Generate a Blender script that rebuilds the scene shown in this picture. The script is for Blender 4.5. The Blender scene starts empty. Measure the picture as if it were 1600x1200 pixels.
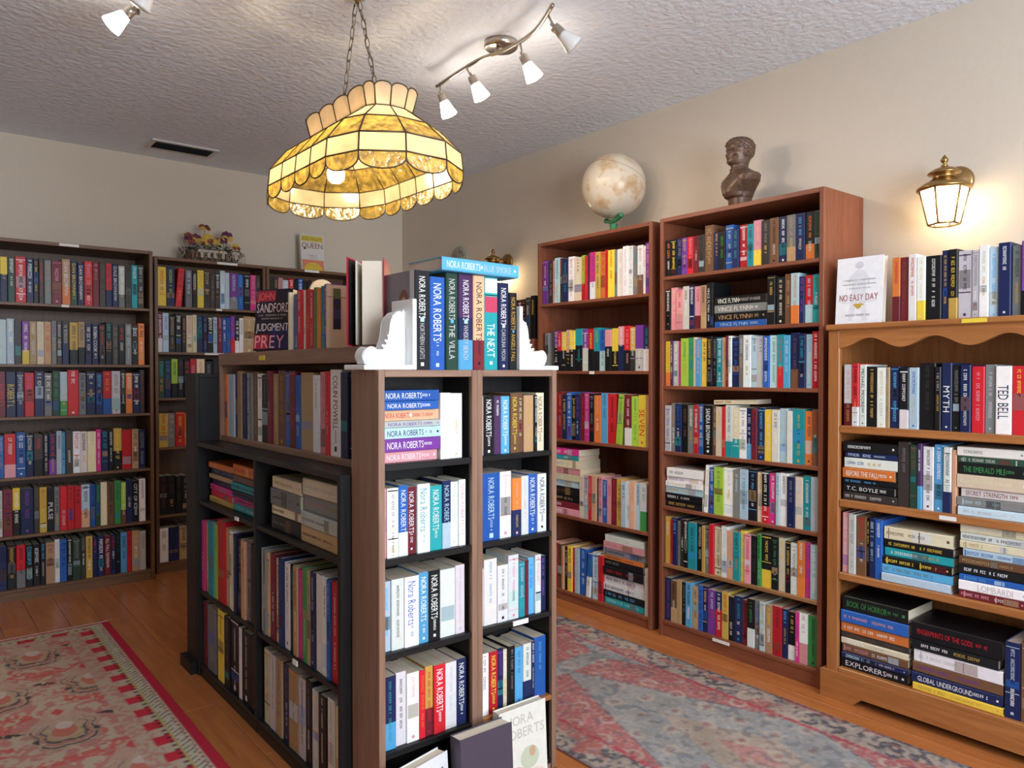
import bpy, math, random, re
import numpy as np
from mathutils import Matrix, Vector
rnd = random.Random(7)
sc = bpy.context.scene
col = sc.collection
PI = math.pi

# ------------------------------------------------------------------ camera
FPX = 1180.0
EYE = 1.16
YAW = math.radians(38.98)
PITCH = math.atan(19 / FPX)
cam_d = bpy.data.cameras.new('camera')
cam_d.sensor_width = 36.0
cam_d.lens = 36.0 * FPX / 1600.0
cam_d.clip_start = 0.02
cam = bpy.data.objects.new('camera', cam_d)
col.objects.link(cam)
cam.location = (0, 0, EYE)
cam.rotation_euler = (PI / 2 - PITCH, 0, -YAW)
sc.camera = cam

# ------------------------------------------------------------------ world, daylight, exposure
sc.view_settings.view_transform = 'Standard'
sc.view_settings.look = 'None'
sc.view_settings.gamma = 1.0
sc.view_settings.use_curve_mapping = False
sc.view_settings.exposure = 0.0
w = bpy.data.worlds.new('world'); sc.world = w; w.use_nodes = True
w.node_tree.nodes['Background'].inputs[0].default_value = (0.75, 0.85, 1.0, 1)
w.node_tree.nodes['Background'].inputs[1].default_value = 1.0

def area(name, loc, rot, sx, sy, power, color):
    l = bpy.data.lights.new(name, 'AREA'); l.shape = 'RECTANGLE'; l.size = sx; l.size_y = sy
    l.energy = power; l.color = color
    o = bpy.data.objects.new(name, l); col.objects.link(o); o.location = loc; o.rotation_euler = rot
    return o
# daylight of the window behind the camera, upright and just outside its pane
area('window_front_offscreen', (1.05, -1.50, 1.45), (PI / 2, 0, 0), 1.9, 1.5, 150, (0.80, 0.90, 1.0))

# ------------------------------------------------------------------ materials
def new_mat(name):
    m = bpy.data.materials.new(name); m.use_nodes = True
    nt = m.node_tree
    return m, nt, nt.nodes['Principled BSDF']

def plain(name, rgb, rough=0.6, metal=0.0, spec=0.5, bump=0.0, bscale=60.0, var=0.0):
    m, nt, b = new_mat(name)
    b.inputs['Base Color'].default_value = (*rgb, 1)
    b.inputs['Roughness'].default_value = rough
    b.inputs['Metallic'].default_value = metal
    b.inputs['Specular IOR Level'].default_value = spec
    if bump or var:
        tc = nt.nodes.new('ShaderNodeTexCoord')
        n = nt.nodes.new('ShaderNodeTexNoise'); n.inputs['Scale'].default_value = bscale; n.inputs['Detail'].default_value = 4
        nt.links.new(tc.outputs['Object'], n.inputs['Vector'])
        if bump:
            bp = nt.nodes.new('ShaderNodeBump'); bp.inputs['Strength'].default_value = bump; bp.inputs['Distance'].default_value = 0.01
            nt.links.new(n.outputs['Fac'], bp.inputs['Height']); nt.links.new(bp.outputs['Normal'], b.inputs['Normal'])
        if var:
            r = nt.nodes.new('ShaderNodeValToRGB')
            r.color_ramp.elements[0].position = 0.3; r.color_ramp.elements[1].position = 0.7
            r.color_ramp.elements[0].color = (*[c * (1 - var) for c in rgb], 1)
            r.color_ramp.elements[1].color = (*[min(1, c * (1 + var)) for c in rgb], 1)
            nt.links.new(n.outputs['Fac'], r.inputs['Fac']); nt.links.new(r.outputs['Color'], b.inputs['Base Color'])
    return m

def wood(name, c0, c1, axis, rough=0.42, stretch=14.0, scale=2.2, spec=0.4):
    m, nt, b = new_mat(name)
    tc = nt.nodes.new('ShaderNodeTexCoord'); mp = nt.nodes.new('ShaderNodeMapping')
    s = [stretch * scale] * 3; s[axis] = scale
    mp.inputs['Scale'].default_value = s
    info = nt.nodes.new('ShaderNodeObjectInfo')
    mul = nt.nodes.new('ShaderNodeVectorMath'); mul.operation = 'SCALE'; mul.inputs[0].default_value = (3.1, 7.7, 5.3)
    nt.links.new(info.outputs['Random'], mul.inputs['Scale'])
    add = nt.nodes.new('ShaderNodeVectorMath'); add.operation = 'ADD'
    nt.links.new(tc.outputs['Object'], add.inputs[0]); nt.links.new(mul.outputs[0], add.inputs[1])
    nt.links.new(add.outputs[0], mp.inputs['Vector'])
    n = nt.nodes.new('ShaderNodeTexNoise'); n.inputs['Scale'].default_value = 1.6; n.inputs['Detail'].default_value = 7
    n.inputs['Roughness'].default_value = 0.6; n.inputs['Distortion'].default_value = 0.6
    nt.links.new(mp.outputs['Vector'], n.inputs['Vector'])
    r = nt.nodes.new('ShaderNodeValToRGB')
    r.color_ramp.elements[0].position = 0.33; r.color_ramp.elements[0].color = (*c1, 1)
    r.color_ramp.elements[1].position = 0.66; r.color_ramp.elements[1].color = (*c0, 1)
    nt.links.new(n.outputs['Fac'], r.inputs['Fac']); nt.links.new(r.outputs['Color'], b.inputs['Base Color'])
    b.inputs['Roughness'].default_value = rough; b.inputs['Specular IOR Level'].default_value = spec
    bp = nt.nodes.new('ShaderNodeBump'); bp.inputs['Strength'].default_value = 0.08; bp.inputs['Distance'].default_value = 0.002
    nt.links.new(n.outputs['Fac'], bp.inputs['Height']); nt.links.new(bp.outputs['Normal'], b.inputs['Normal'])
    return m

def attr_mat(name, rough=0.4, spec=0.5, noise=0.0, nscale=300.0, bump=0.0):
    m, nt, b = new_mat(name)
    a = nt.nodes.new('ShaderNodeVertexColor'); a.layer_name = 'Col'
    out = a.outputs['Color']
    if noise:
        tc = nt.nodes.new('ShaderNodeTexCoord')
        n = nt.nodes.new('ShaderNodeTexNoise'); n.inputs['Scale'].default_value = nscale; n.inputs['Detail'].default_value = 3
        nt.links.new(tc.outputs['Object'], n.inputs['Vector'])
        mr = nt.nodes.new('ShaderNodeMapRange'); mr.inputs['To Min'].default_value = 1 - noise; mr.inputs['To Max'].default_value = 1 + noise
        nt.links.new(n.outputs['Fac'], mr.inputs['Value'])
        mx = nt.nodes.new('ShaderNodeVectorMath'); mx.operation = 'SCALE'
        nt.links.new(out, mx.inputs[0]); nt.links.new(mr.outputs[0], mx.inputs['Scale'])
        out = mx.outputs[0]
        if bump:
            bp = nt.nodes.new('ShaderNodeBump'); bp.inputs['Strength'].default_value = bump; bp.inputs['Distance'].default_value = 0.004
            nt.links.new(n.outputs['Fac'], bp.inputs['Height']); nt.links.new(bp.outputs['Normal'], b.inputs['Normal'])
    nt.links.new(out, b.inputs['Base Color'])
    b.inputs['Roughness'].default_value = rough; b.inputs['Specular IOR Level'].default_value = spec
    return m

def emit(name, rgb, strength):
    m = bpy.data.materials.new(name); m.use_nodes = True
    nt = m.node_tree; nt.nodes.clear()
    e = nt.nodes.new('ShaderNodeEmission'); e.inputs[0].default_value = (*rgb, 1); e.inputs[1].default_value = strength
    o = nt.nodes.new('ShaderNodeOutputMaterial'); nt.links.new(e.outputs[0], o.inputs[0])
    return m

def lit_glass(name, rgb, bump=0.0, bscale=40.0, var=0.25, transl=0.75, gloss=0.12):
    """stained glass: passes the light of the bulbs behind it, a little glossy"""
    m = bpy.data.materials.new(name); m.use_nodes = True
    nt = m.node_tree; nt.nodes.clear()
    out = nt.nodes.new('ShaderNodeOutputMaterial')
    tc = nt.nodes.new('ShaderNodeTexCoord')
    n = nt.nodes.new('ShaderNodeTexNoise'); n.inputs['Scale'].default_value = bscale; n.inputs['Detail'].default_value = 3
    nt.links.new(tc.outputs['Object'], n.inputs['Vector'])
    r = nt.nodes.new('ShaderNodeValToRGB')
    r.color_ramp.elements[0].position = 0.35; r.color_ramp.elements[0].color = (*[c * (1 - var) for c in rgb], 1)
    r.color_ramp.elements[1].position = 0.68; r.color_ramp.elements[1].color = (*[min(1, c * (1 + var)) for c in rgb], 1)
    nt.links.new(n.outputs['Fac'], r.inputs['Fac'])
    d = nt.nodes.new('ShaderNodeBsdfDiffuse'); t = nt.nodes.new('ShaderNodeBsdfTranslucent'); g = nt.nodes.new('ShaderNodeBsdfGlossy')
    g.inputs['Roughness'].default_value = 0.15
    for x in (d, t): nt.links.new(r.outputs['Color'], x.inputs['Color'])
    if bump:
        bp = nt.nodes.new('ShaderNodeBump'); bp.inputs['Strength'].default_value = bump; bp.inputs['Distance'].default_value = 0.01
        nt.links.new(n.outputs['Fac'], bp.inputs['Height'])
        for x in (d, t, g): nt.links.new(bp.outputs['Normal'], x.inputs['Normal'])
    m1 = nt.nodes.new('ShaderNodeMixShader'); m1.inputs[0].default_value = transl
    nt.links.new(d.outputs[0], m1.inputs[1]); nt.links.new(t.outputs[0], m1.inputs[2])
    m2 = nt.nodes.new('ShaderNodeMixShader'); m2.inputs[0].default_value = gloss
    nt.links.new(m1.outputs[0], m2.inputs[1]); nt.links.new(g.outputs[0], m2.inputs[2])
    nt.links.new(m2.outputs[0], out.inputs[0])
    return m

M = {}
M['wall'] = plain('wall_paint', (0.66, 0.575, 0.475), 0.85, bump=0.12, bscale=45, spec=0.2)
M['ceiling'] = plain('ceiling_stucco', (0.82, 0.86, 0.93), 0.9, bump=0.75, bscale=38, spec=0.15)
M['left_v'] = wood('walnut_laminate_v', (0.17, 0.085, 0.042), (0.115, 0.055, 0.027), 2)
M['left_h'] = wood('walnut_laminate_h', (0.185, 0.093, 0.046), (0.125, 0.06, 0.03), 0)
M['cherry_v'] = wood('cherry_laminate_v', (0.25, 0.082, 0.042), (0.18, 0.054, 0.027), 2)
M['cherry_h'] = wood('cherry_laminate_h', (0.265, 0.088, 0.044), (0.19, 0.057, 0.029), 0)
M['pine_v'] = wood('stained_pine_v', (0.42, 0.165, 0.05), (0.30, 0.105, 0.03), 2, 0.35)
M['pine_h'] = wood('stained_pine_h', (0.44, 0.175, 0.053), (0.31, 0.11, 0.032), 0, 0.35)
M['front_v'] = wood('greybrown_laminate_v', (0.31, 0.18, 0.12), (0.21, 0.115, 0.075), 2, 0.45)
M['front_h'] = wood('greybrown_laminate_h', (0.31, 0.18, 0.12), (0.21, 0.115, 0.075), 0, 0.45)
M['black_v'] = wood('black_laminate_v', (0.016, 0.015, 0.015), (0.010, 0.009, 0.009), 2, 0.42, spec=0.25)
M['black_h'] = wood('black_laminate_h', (0.016, 0.015, 0.015), (0.010, 0.009, 0.009), 0, 0.42, spec=0.25)
M['plank'] = wood('floor_plank', (0.50, 0.175, 0.052), (0.36, 0.112, 0.03), 1, 0.28, 12, 1.6, 0.5)
M['subfloor'] = plain('subfloor', (0.06, 0.03, 0.015), 0.8)
M['cover'] = attr_mat('book_cover', 0.36, 0.22, 0.09, 55)
M['page'] = attr_mat('book_pages', 0.85, 0.2, 0.10, 500)
M['print'] = attr_mat('printed_card', 0.55, 0.4)
M['rug'] = attr_mat('rug_pile', 0.95, 0.1, 0.28, 260, 0.5)
M['white_plaster'] = plain('white_plaster', (0.86, 0.86, 0.84), 0.5, bump=0.25, bscale=70)
M['paper_tag'] = plain('paper_tag', (0.8, 0.78, 0.75), 0.6)
M['yellow_tag'] = plain('yellow_tag', (0.8, 0.6, 0.05), 0.6)
M['brass'] = plain('aged_brass', (0.38, 0.24, 0.09), 0.32, 1.0)
M['chain'] = plain('dark_brass_chain', (0.22, 0.17, 0.11), 0.4, 1.0)
M['lead'] = plain('lead_came', (0.10, 0.075, 0.045), 0.45, 0.7)
M['nickel'] = plain('brushed_nickel', (0.52, 0.46, 0.40), 0.28, 1.0)
M['bronze'] = plain('brown_patina', (0.13, 0.075, 0.05), 0.42, 0.25, bump=0.06, bscale=120, var=0.25)
M['green'] = plain('green_plastic', (0.03, 0.22, 0.09), 0.35)
M['vent'] = plain('vent_white', (0.62, 0.6, 0.58), 0.5)
M['vent_dark'] = plain('vent_dark', (0.03, 0.03, 0.035), 0.7)
M['cream_glass'] = lit_glass('cream_opal_glass', (0.88, 0.72, 0.46), 0.0, 16, 0.12, 0.6)
M['amber_glass'] = lit_glass('amber_ripple_glass', (0.60, 0.41, 0.08), 1.0, 42, 0.5, 0.68, 0.2)
M['crown_glass'] = lit_glass('ivory_opal_glass', (0.84, 0.64, 0.40), 0.0, 12, 0.1, 0.5)
M['bulb'] = emit('lamp_bulb', (1.0, 0.80, 0.48), 100.0)
M['spot_glass'] = emit('lit_frosted_glass', (1.0, 0.88, 0.74), 24.0)
M['off_glass'] = plain('frosted_glass', (0.75, 0.73, 0.7), 0.35)
M['sconce_glass'] = emit('lit_sconce_pane', (1.0, 0.78, 0.48), 14.0)
M['twig'] = plain('wicker_twig', (0.16, 0.09, 0.055), 0.8)
M['leaf'] = plain('silk_leaf', (0.035, 0.075, 0.045), 0.6, var=0.3, bscale=40)
M['petal_y'] = plain('petal_yellow', (0.62, 0.42, 0.06), 0.6)
M['petal_p'] = plain('petal_plum', (0.10, 0.02, 0.07), 0.6)
M['petal_b'] = plain('petal_rust', (0.22, 0.05, 0.02), 0.6)
M['bow'] = plain('ivory_ribbon', (0.55, 0.48, 0.40), 0.6)
M['glass'] = None
m = bpy.data.materials.new('window_pane'); m.use_nodes = True
nt = m.node_tree; nt.nodes.clear()
o_ = nt.nodes.new('ShaderNodeOutputMaterial'); mx_ = nt.nodes.new('ShaderNodeMixShader'); mx_.inputs[0].default_value = 0.06
t_ = nt.nodes.new('ShaderNodeBsdfTransparent'); g_ = nt.nodes.new('ShaderNodeBsdfGlossy'); g_.inputs['Roughness'].default_value = 0.02
nt.links.new(t_.outputs[0], mx_.inputs[1]); nt.links.new(g_.outputs[0], mx_.inputs[2]); nt.links.new(mx_.outputs[0], o_.inputs[0])
M['glass'] = m

# ------------------------------------------------------------------ mesh building
class MB:
    def __init__(s): s.cap=.008; s.v = []; s.f = []; s.c = []; s.smooth = []
    def add(s, verts, faces, color=None, mat=None, smooth=False):
        n = len(s.v)
        if mat is not None: verts = [mat @ Vector(p) for p in verts]
        s.v.extend([tuple(p) for p in verts])
        for i, f in enumerate(faces):
            s.f.append([k + n for k in f])
            s.c.append(color[i] if isinstance(color, list) else (color or (1, 1, 1)))
            s.smooth.append(smooth)
    def box(s, x0, x1, y0, y1, z0, z1, color=None, mat=None):
        v = [(x0,y0,z0),(x1,y0,z0),(x1,y1,z0),(x0,y1,z0),(x0,y0,z1),(x1,y0,z1),(x1,y1,z1),(x0,y1,z1)]
        s.add(v, [[0,3,2,1],[4,5,6,7],[0,1,5,4],[1,2,6,5],[2,3,7,6],[3,0,4,7]], color, mat)
    def bbox(s, x0, x1, y0, y1, z0, z1, b=0.002, color=None):
        """box with chamfered edges"""
        b = min(b, (x1-x0)*.3, (y1-y0)*.3, (z1-z0)*.3)
        X=(x0,x1);Y=(y0,y1);Z=(z0,z1); sg=(1,-1); v=[]; idx={}
        for i in (0,1):
            for j in (0,1):
                for k in (0,1):
                    for a in range(3):
                        p=[X[i]+sg[i]*b,Y[j]+sg[j]*b,Z[k]+sg[k]*b]
                        p[a]=(X[i],Y[j],Z[k])[a]
                        idx[(i,j,k,a)]=len(v); v.append(p)
        F=[]
        g=lambda i,j,k,a: idx[(i,j,k,a)]
        for i in (0,1):
            q=[g(i,0,0,0),g(i,1,0,0),g(i,1,1,0),g(i,0,1,0)]; F.append(q if i else q[::-1])
        for j in (0,1):
            q=[g(0,j,0,1),g(0,j,1,1),g(1,j,1,1),g(1,j,0,1)]; F.append(q if j else q[::-1])
        for k in (0,1):
            q=[g(0,0,k,2),g(1,0,k,2),g(1,1,k,2),g(0,1,k,2)]; F.append(q if k else q[::-1])
        for i in (0,1):
            for j in (0,1):
                q=[g(i,j,0,0),g(i,j,1,0),g(i,j,1,1),g(i,j,0,1)]; F.append(q[::-1] if i==j else q)
        for i in (0,1):
            for k in (0,1):
                q=[g(i,0,k,0),g(i,1,k,0),g(i,1,k,2),g(i,0,k,2)]; F.append(q if i==k else q[::-1])
        for j in (0,1):
            for k in (0,1):
                q=[g(0,j,k,1),g(1,j,k,1),g(1,j,k,2),g(0,j,k,2)]; F.append(q[::-1] if j==k else q)
        for i in (0,1):
            for j in (0,1):
                for k in (0,1):
                    q=[g(i,j,k,0),g(i,j,k,1),g(i,j,k,2)]; F.append(q if (i+j+k)%2==1 else q[::-1])
        s.add(v,F,color)
    def prism(s, poly, z0, z1, color=None, mat=None):
        n=len(poly); v=[(x,y,z0) for x,y in poly]+[(x,y,z1) for x,y in poly]
        F=[list(range(n))[::-1],[n+i for i in range(n)]]+[[i,(i+1)%n,n+(i+1)%n,n+i] for i in range(n)]
        s.add(v,F,color,mat)
    def tube(s, pts, r, n=8, color=None, closed=False, smooth=True, rfun=None):
        pts=[Vector(p) for p in pts]; v=[]; N=len(pts)
        for i,p in enumerate(pts):
            a=pts[(i-1)%N] if (i or closed) else pts[0]; b=pts[(i+1)%N] if (i<N-1 or closed) else pts[-1]
            t=(b-a).normalized(); u=t.cross(Vector((0,0,1)))
            if u.length<1e-3: u=t.cross(Vector((1,0,0)))
            u.normalize(); w_=t.cross(u); rr=rfun(i/(max(1,N-1))) if rfun else r
            for k in range(n):
                q=2*PI*k/n; v.append(p+u*math.cos(q)*rr+w_*math.sin(q)*rr)
        F=[]
        for i in range(N if closed else N-1):
            for k in range(n):
                a0=i*n+k; a1=i*n+(k+1)%n; j=(i+1)%N; F.append([a0,j*n+k,j*n+(k+1)%n,a1])
        if not closed: F.append(list(range(n))); F.append([(N-1)*n+k for k in range(n)][::-1])
        s.add(v,F,color,None,smooth)
    def lathe(s, prof, n=24, color=None, mat=None, smooth=True):
        v=[];N=len(prof)
        for r,z in prof:
            for k in range(n): q=2*PI*k/n; v.append((r*math.cos(q),r*math.sin(q),z))
        F=[[i*n+k,i*n+(k+1)%n,(i+1)*n+(k+1)%n,(i+1)*n+k] for i in range(N-1) for k in range(n)]
        F.append([k for k in range(n)][::-1]); F.append([(N-1)*n+k for k in range(n)])
        s.add(v,F,color,mat,smooth)
    def mesh(s, name, mat, colors=False):
        me=bpy.data.meshes.new(name); me.from_pydata(s.v,[],s.f)
        if mat: me.materials.append(mat)
        me.polygons.foreach_set('use_smooth', s.smooth)
        if colors:
            at=me.color_attributes.new('Col','FLOAT_COLOR','CORNER'); arr=[]
            for f,c in zip(s.f,s.c): arr.extend([c[0],c[1],c[2],1.0]*len(f))
            at.data.foreach_set('color', arr)
        me.update(); return me
    def build(s, name, mat, parent=None, colors=False):
        o=bpy.data.objects.new(name, s.mesh(name, mat, colors)); col.objects.link(o)
        if parent: o.parent=parent
        return o

def tag(o, label=None, cat=None, group=None, kind=None):
    if label: o['label']=label
    if cat: o['category']=cat
    if group: o['group']=group
    if kind: o['kind']=kind
    return o
def empty(name, loc=(0,0,0), rz=0.0, label=None, cat=None, group=None):
    o=bpy.data.objects.new(name,None); col.objects.link(o); o.location=loc; o.rotation_euler=(0,0,rz); o.empty_display_size=0.05
    return tag(o,label,cat,group)
def part(name, mat, parent, fn, colors=False, label=None):
    b=MB(); fn(b); o=b.build(name,mat,parent,colors)
    if label: o['label']=label
    return o
def copy_tree(o, parent=None):
    c=o.copy(); col.objects.link(c); c.parent=parent
    for ch in list(o.children): copy_tree(ch,c)
    return c

# glyphs of the built-in font, as flat faces
_gl={}
def glyph(ch):
    if ch in _gl: return _gl[ch]
    cu=bpy.data.curves.new('g','FONT'); cu.body=ch; cu.resolution_u=2; cu.fill_mode='FRONT'
    ob=bpy.data.objects.new('g',cu)
    me=bpy.data.meshes.new_from_object(ob)
    vs=[(p.co.x,p.co.y) for p in me.vertices]; fs=[list(p.vertices) for p in me.polygons]
    bpy.data.objects.remove(ob); bpy.data.curves.remove(cu); bpy.data.meshes.remove(me)
    if vs:
        x0=min(p[0] for p in vs); x1=max(p[0] for p in vs); vs=[(p[0]-x0,p[1]) for p in vs]; wd=x1-x0
    else: wd=0.28
    _gl[ch]=(vs,fs,wd); return _gl[ch]
def text_faces(txt, bold=1.0):
    """list of (verts2d, faces), total width, cap height 0.72"""
    x=0; out=[]
    for ch in txt:
        vs,fs,wd=glyph(ch)
        if ch!=' ': out.append(([(p[0]+x,p[1]) for p in vs],fs))
        x+=wd+(0.09 if ch!=' ' else 0.05)
    return out,x-0.09
def put_text(b, txt, fn, maxlen, maxh, color, align=0.5, squeeze=1.0):
    """fn(a,bv)->3d point ; text laid along a from 0..maxlen centred, b up centred on 0"""
    gl,wd=text_faces(txt)
    sy=maxh/0.74; sx=min(maxlen/wd, sy*1.15)*squeeze
    sy=min(sy, sx*1.9)
    off=(maxlen-wd*sx)*align
    for vs,fs in gl:
        P=[fn(off+p[0]*sx,(p[1]-0.36)*sy) for p in vs]
        # keep faces turned to the viewer: caller's fn is orientation preserving
        b.add(P,[list(f) for f in fs],color)

# ------------------------------------------------------------------ room shell
XR, YB, XL, YF, HC = 2.89, 4.86, -2.2, -1.35, 2.44
def struct(name, mat, fn, parent=None, colors=False):
    o=part(name,mat,parent,fn,colors)
    if not parent: o['kind']='structure'
    return o
floor = struct('floor', M['subfloor'], lambda b: b.box(XL-.1,XR+.1,YF-.1,YB+.1,-.12,-.012))
PWD=0.127; PLN=1.22
mp_=MB(); mp_.bbox(-PWD/2+.0006,PWD/2-.0006,-PLN/2+.0006,PLN/2-.0006,-.013,0,.0012); plank_mesh=mp_.mesh('plank',M['plank'])
nx=int((XR-XL)/PWD)+1
for i in range(nx):
    x=XL+PWD*(i+.5)
    if x+PWD/2>XR+.05 or x < -0.9: continue
    y=-0.35-((i*0.37)%1)*PLN
    while y<YB:
        yc=y+PLN/2
        if yc+PLN/2>0.2:
            o=bpy.data.objects.new('plank',plank_mesh); col.objects.link(o); o.parent=floor; o.location=(x,yc,0)
        y+=PLN
ceiling = struct('ceiling', M['ceiling'], lambda b: b.box(XL-.1,XR+.1,YF-.1,YB+.1,HC,HC+.1))
struct('wall_back', M['wall'], lambda b: b.box(XL-.1,XR+.1,YB,YB+.1,-.1,HC+.05))
struct('wall_right', M['wall'], lambda b: b.box(XR,XR+.1,YF-.1,YB+.1,-.1,HC+.05))
struct('wall_left', M['wall'], lambda b: b.box(XL-.1,XL,YF-.1,YB+.1,-.1,HC+.05))
def wfront(b):
    y0,y1=YF-.1,YF
    for x0,x1,z0,z1 in ((XL-.1,.05,-.1,HC+.05),(2.05,XR+.1,-.1,HC+.05),(.05,2.05,-.1,.65),(.05,2.05,2.25,HC+.05)):
        b.box(x0,x1,y0,y1,z0,z1)
struct('wall_front', M['wall'], wfront)
for n_,(x0,x1,z0,z1) in enumerate(((.05,2.05,.65,2.25),),1):
    wn=empty('window_%d'%n_,((x0+x1)/2,YF-.05,z0)); wn['kind']='structure'
    hw=(x1-x0)/2; hh=z1-z0
    part('window_frame',M['vent'],wn,lambda b: [b.box(-hw,-hw+.05,-.03,.03,0,hh),b.box(hw-.05,hw,-.03,.03,0,hh),b.box(-hw+.05,hw-.05,-.03,.03,0,.05),b.box(-hw+.05,hw-.05,-.03,.03,hh-.05,hh),b.box(-.02,.02,-.025,.025,.05,hh-.05)])
    for s in (-1,1):
        part('pane',M['glass'],wn,lambda b: b.box(min(s*.02,s*(hw-.05)),max(s*.02,s*(hw-.05)),-.004,.004,.05,hh-.05))

# ------------------------------------------------------------------ bookcases
def Fr(ox, oy, rz, oz=0.0):
    return Matrix.Translation((ox,oy,oz)) @ Matrix.Rotation(rz,4,'Z')
CASES={}
def bookcase(key, name, label, ox, oy, rz, W, D, H, shelves, mats, t=0.018, st=0.015, kick=True, oz=0.0, group=None, tags=(), top_t=None, shelf_mats=None, divider=None, cat='bookcase', back=True, inset=0.0, inner=None):
    mv,mh=mats; top_t=top_t or t
    e=empty(name,(ox,oy,oz),rz,label,cat,group)
    im=inner or mv
    for x in (0,W-t): part('side_panel',mv,e,lambda b: b.bbox(x,x+t,0,D,0,H,.0015))
    part('top_panel',mh,e,lambda b: b.bbox(t,W-t,0.001,D,H-top_t,H,.0015))
    if inner:   # dark lining of the compartment sides
        for x in (t,W-t-.002): part('lining',inner,e,lambda b: b.box(x,x+.002,.012,D-.006,.02,H-top_t))
    if back: part('back_panel',im,e,lambda b: b.box(t,W-t,D-.006,D,0.0,H-top_t))
    if divider: part('divider',mv,e,lambda b: b.bbox(divider-t/2,divider+t/2,inset,D-.006,0,H-top_t,.0015))
    for i,z in enumerate(shelves):
        hm=(shelf_mats or {}).get(i,(shelf_mats or {}).get('all',mh))
        segs=[(t,W-t)] if not divider else [(t,divider-t/2),(divider+t/2,W-t)]
        for a,c in segs: part('shelf',hm,e,lambda b: b.bbox(a,c,inset+.002,D-.006,z-st,z,.0015))
    if kick and shelves and min(shelves)-st>0.012:
        part('kick_board',mh,e,lambda b: b.box(t,W-t,.006,.02,0,min(shelves)-st))
    for (u,z,wd,hh,m_) in tags: part('shelf_label',M[m_],e,lambda b: b.box(u-wd/2,u+wd/2,-.0015,.003,z-hh/2,z+hh/2))
    CASES[key]=dict(F=Fr(ox,oy,rz,oz),W=W,D=D,H=H,t=t,sh=sorted(shelves,reverse=True),rz=rz)
    return e
LV=(M['left_v'],M['left_h']); CV=(M['cherry_v'],M['cherry_h']); PV=(M['pine_v'],M['pine_h']); FV=(M['front_v'],M['front_h']); BV=(M['black_v'],M['black_h'])
bookcase('L1','bookcase','wide walnut-brown bookcase with six full shelves of hardbacks, set forward of its neighbour',.16,4.53,0,.935,.326,1.83,[.058,.33,.625,.932,1.199,1.511],LV,tags=((.53,1.821,.09,.014,'paper_tag'),(.51,1.503,.035,.013,'paper_tag')))
bookcase('L2','bookcase','narrow walnut-brown bookcase carrying the pansy basket on top',1.128,4.63,0,.645,.226,1.82,[.06,.334,.725,1.01,1.274,1.539],LV,tags=((.41,1.811,.12,.014,'paper_tag'),(.36,1.531,.035,.012,'paper_tag'),(.33,1.266,.11,.012,'paper_tag')))
bookcase('L3','bookcase','narrow walnut-brown bookcase with the yellow-titled book standing on top',1.778,4.63,0,.645,.226,1.82,[.06,.334,.725,1.01,1.274,1.539],LV,tags=((.30,1.811,.10,.014,'paper_tag'),))
bookcase('G','bookcase','cherry-brown bookcase with the globe on top and five shelves',2.6,3.0,-PI/2,.775,.287,1.83,[.053,.436,.819,1.164,1.512],CV,tags=((.40,1.156,.03,.014,'paper_tag'),))
bookcase('B','bookcase','cherry-brown bookcase with the bronze bust on top and seven shelves',2.595,2.175,-PI/2,.758,.292,1.83,[.068,.32,.572,.814,1.099,1.341,1.575],CV,shelf_mats={1:wood('oak_shelf',(.36,.17,.07),(.27,.12,.045),0),5:M['cherry_h']},tags=((.325,.056,.08,.012,'paper_tag'),))
bookcase('R','bookcase','low cherry-brown bookcase tucked behind the globe bookcase',2.6,3.84,-PI/2,.80,.287,1.335,[.06,.45,.88],CV)
bookcase('FA','paperback_rack','narrow grey-brown paperback rack with black shelves, under the white bookend with books stacked flat',.901,1.629,0,.2985,.143,1.165,[.03,.217,.463,.697,.932],FV,st=.017,shelf_mats={'all':M['black_h']},inner=M['black_v'])
bookcase('FB','paperback_rack','narrow grey-brown paperback rack with one light wooden shelf, nearest the patterned grey rug',1.1995,1.629,0,.287,.143,1.165,[.03,.217,.463,.697,.932],FV,st=.014,shelf_mats={1:M['pine_h'],'all':M['black_h']},inner=M['black_v'],tags=((.15,.4555,.055,.013,'paper_tag'),))
bookcase('LW','bookcase','low black bookcase with two columns of shelves facing the red rug',.872,3.0,-PI/2,1.222,.32,.895,[.045,.33,.672],BV,divider=.605,inset=.004,tags=((.93,.324,.03,.014,'paper_tag'),(.45,.666,.03,.012,'paper_tag')))
bookcase('H','shelf_unit','brown one-row shelf unit standing on the low black bookcase',.96,3.0,-PI/2,1.222,.23,.335,[.02],(M['front_v'],M['front_h']),kick=False,oz=.895,top_t=.045,st=.02,tags=((.455,.313,.05,.016,'yellow_tag'),))
fz=bookcase('Z','bookcase','tall black bookcase seen from behind, closing the far end of the island',1.452,3.124,PI,.58,.12,1.155,[.06,.33,.60,.87],BV)
part('base_plinth',M['black_h'],fz,lambda b: b.box(.0,.602,-.02,.12,0.0,.045))

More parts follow.
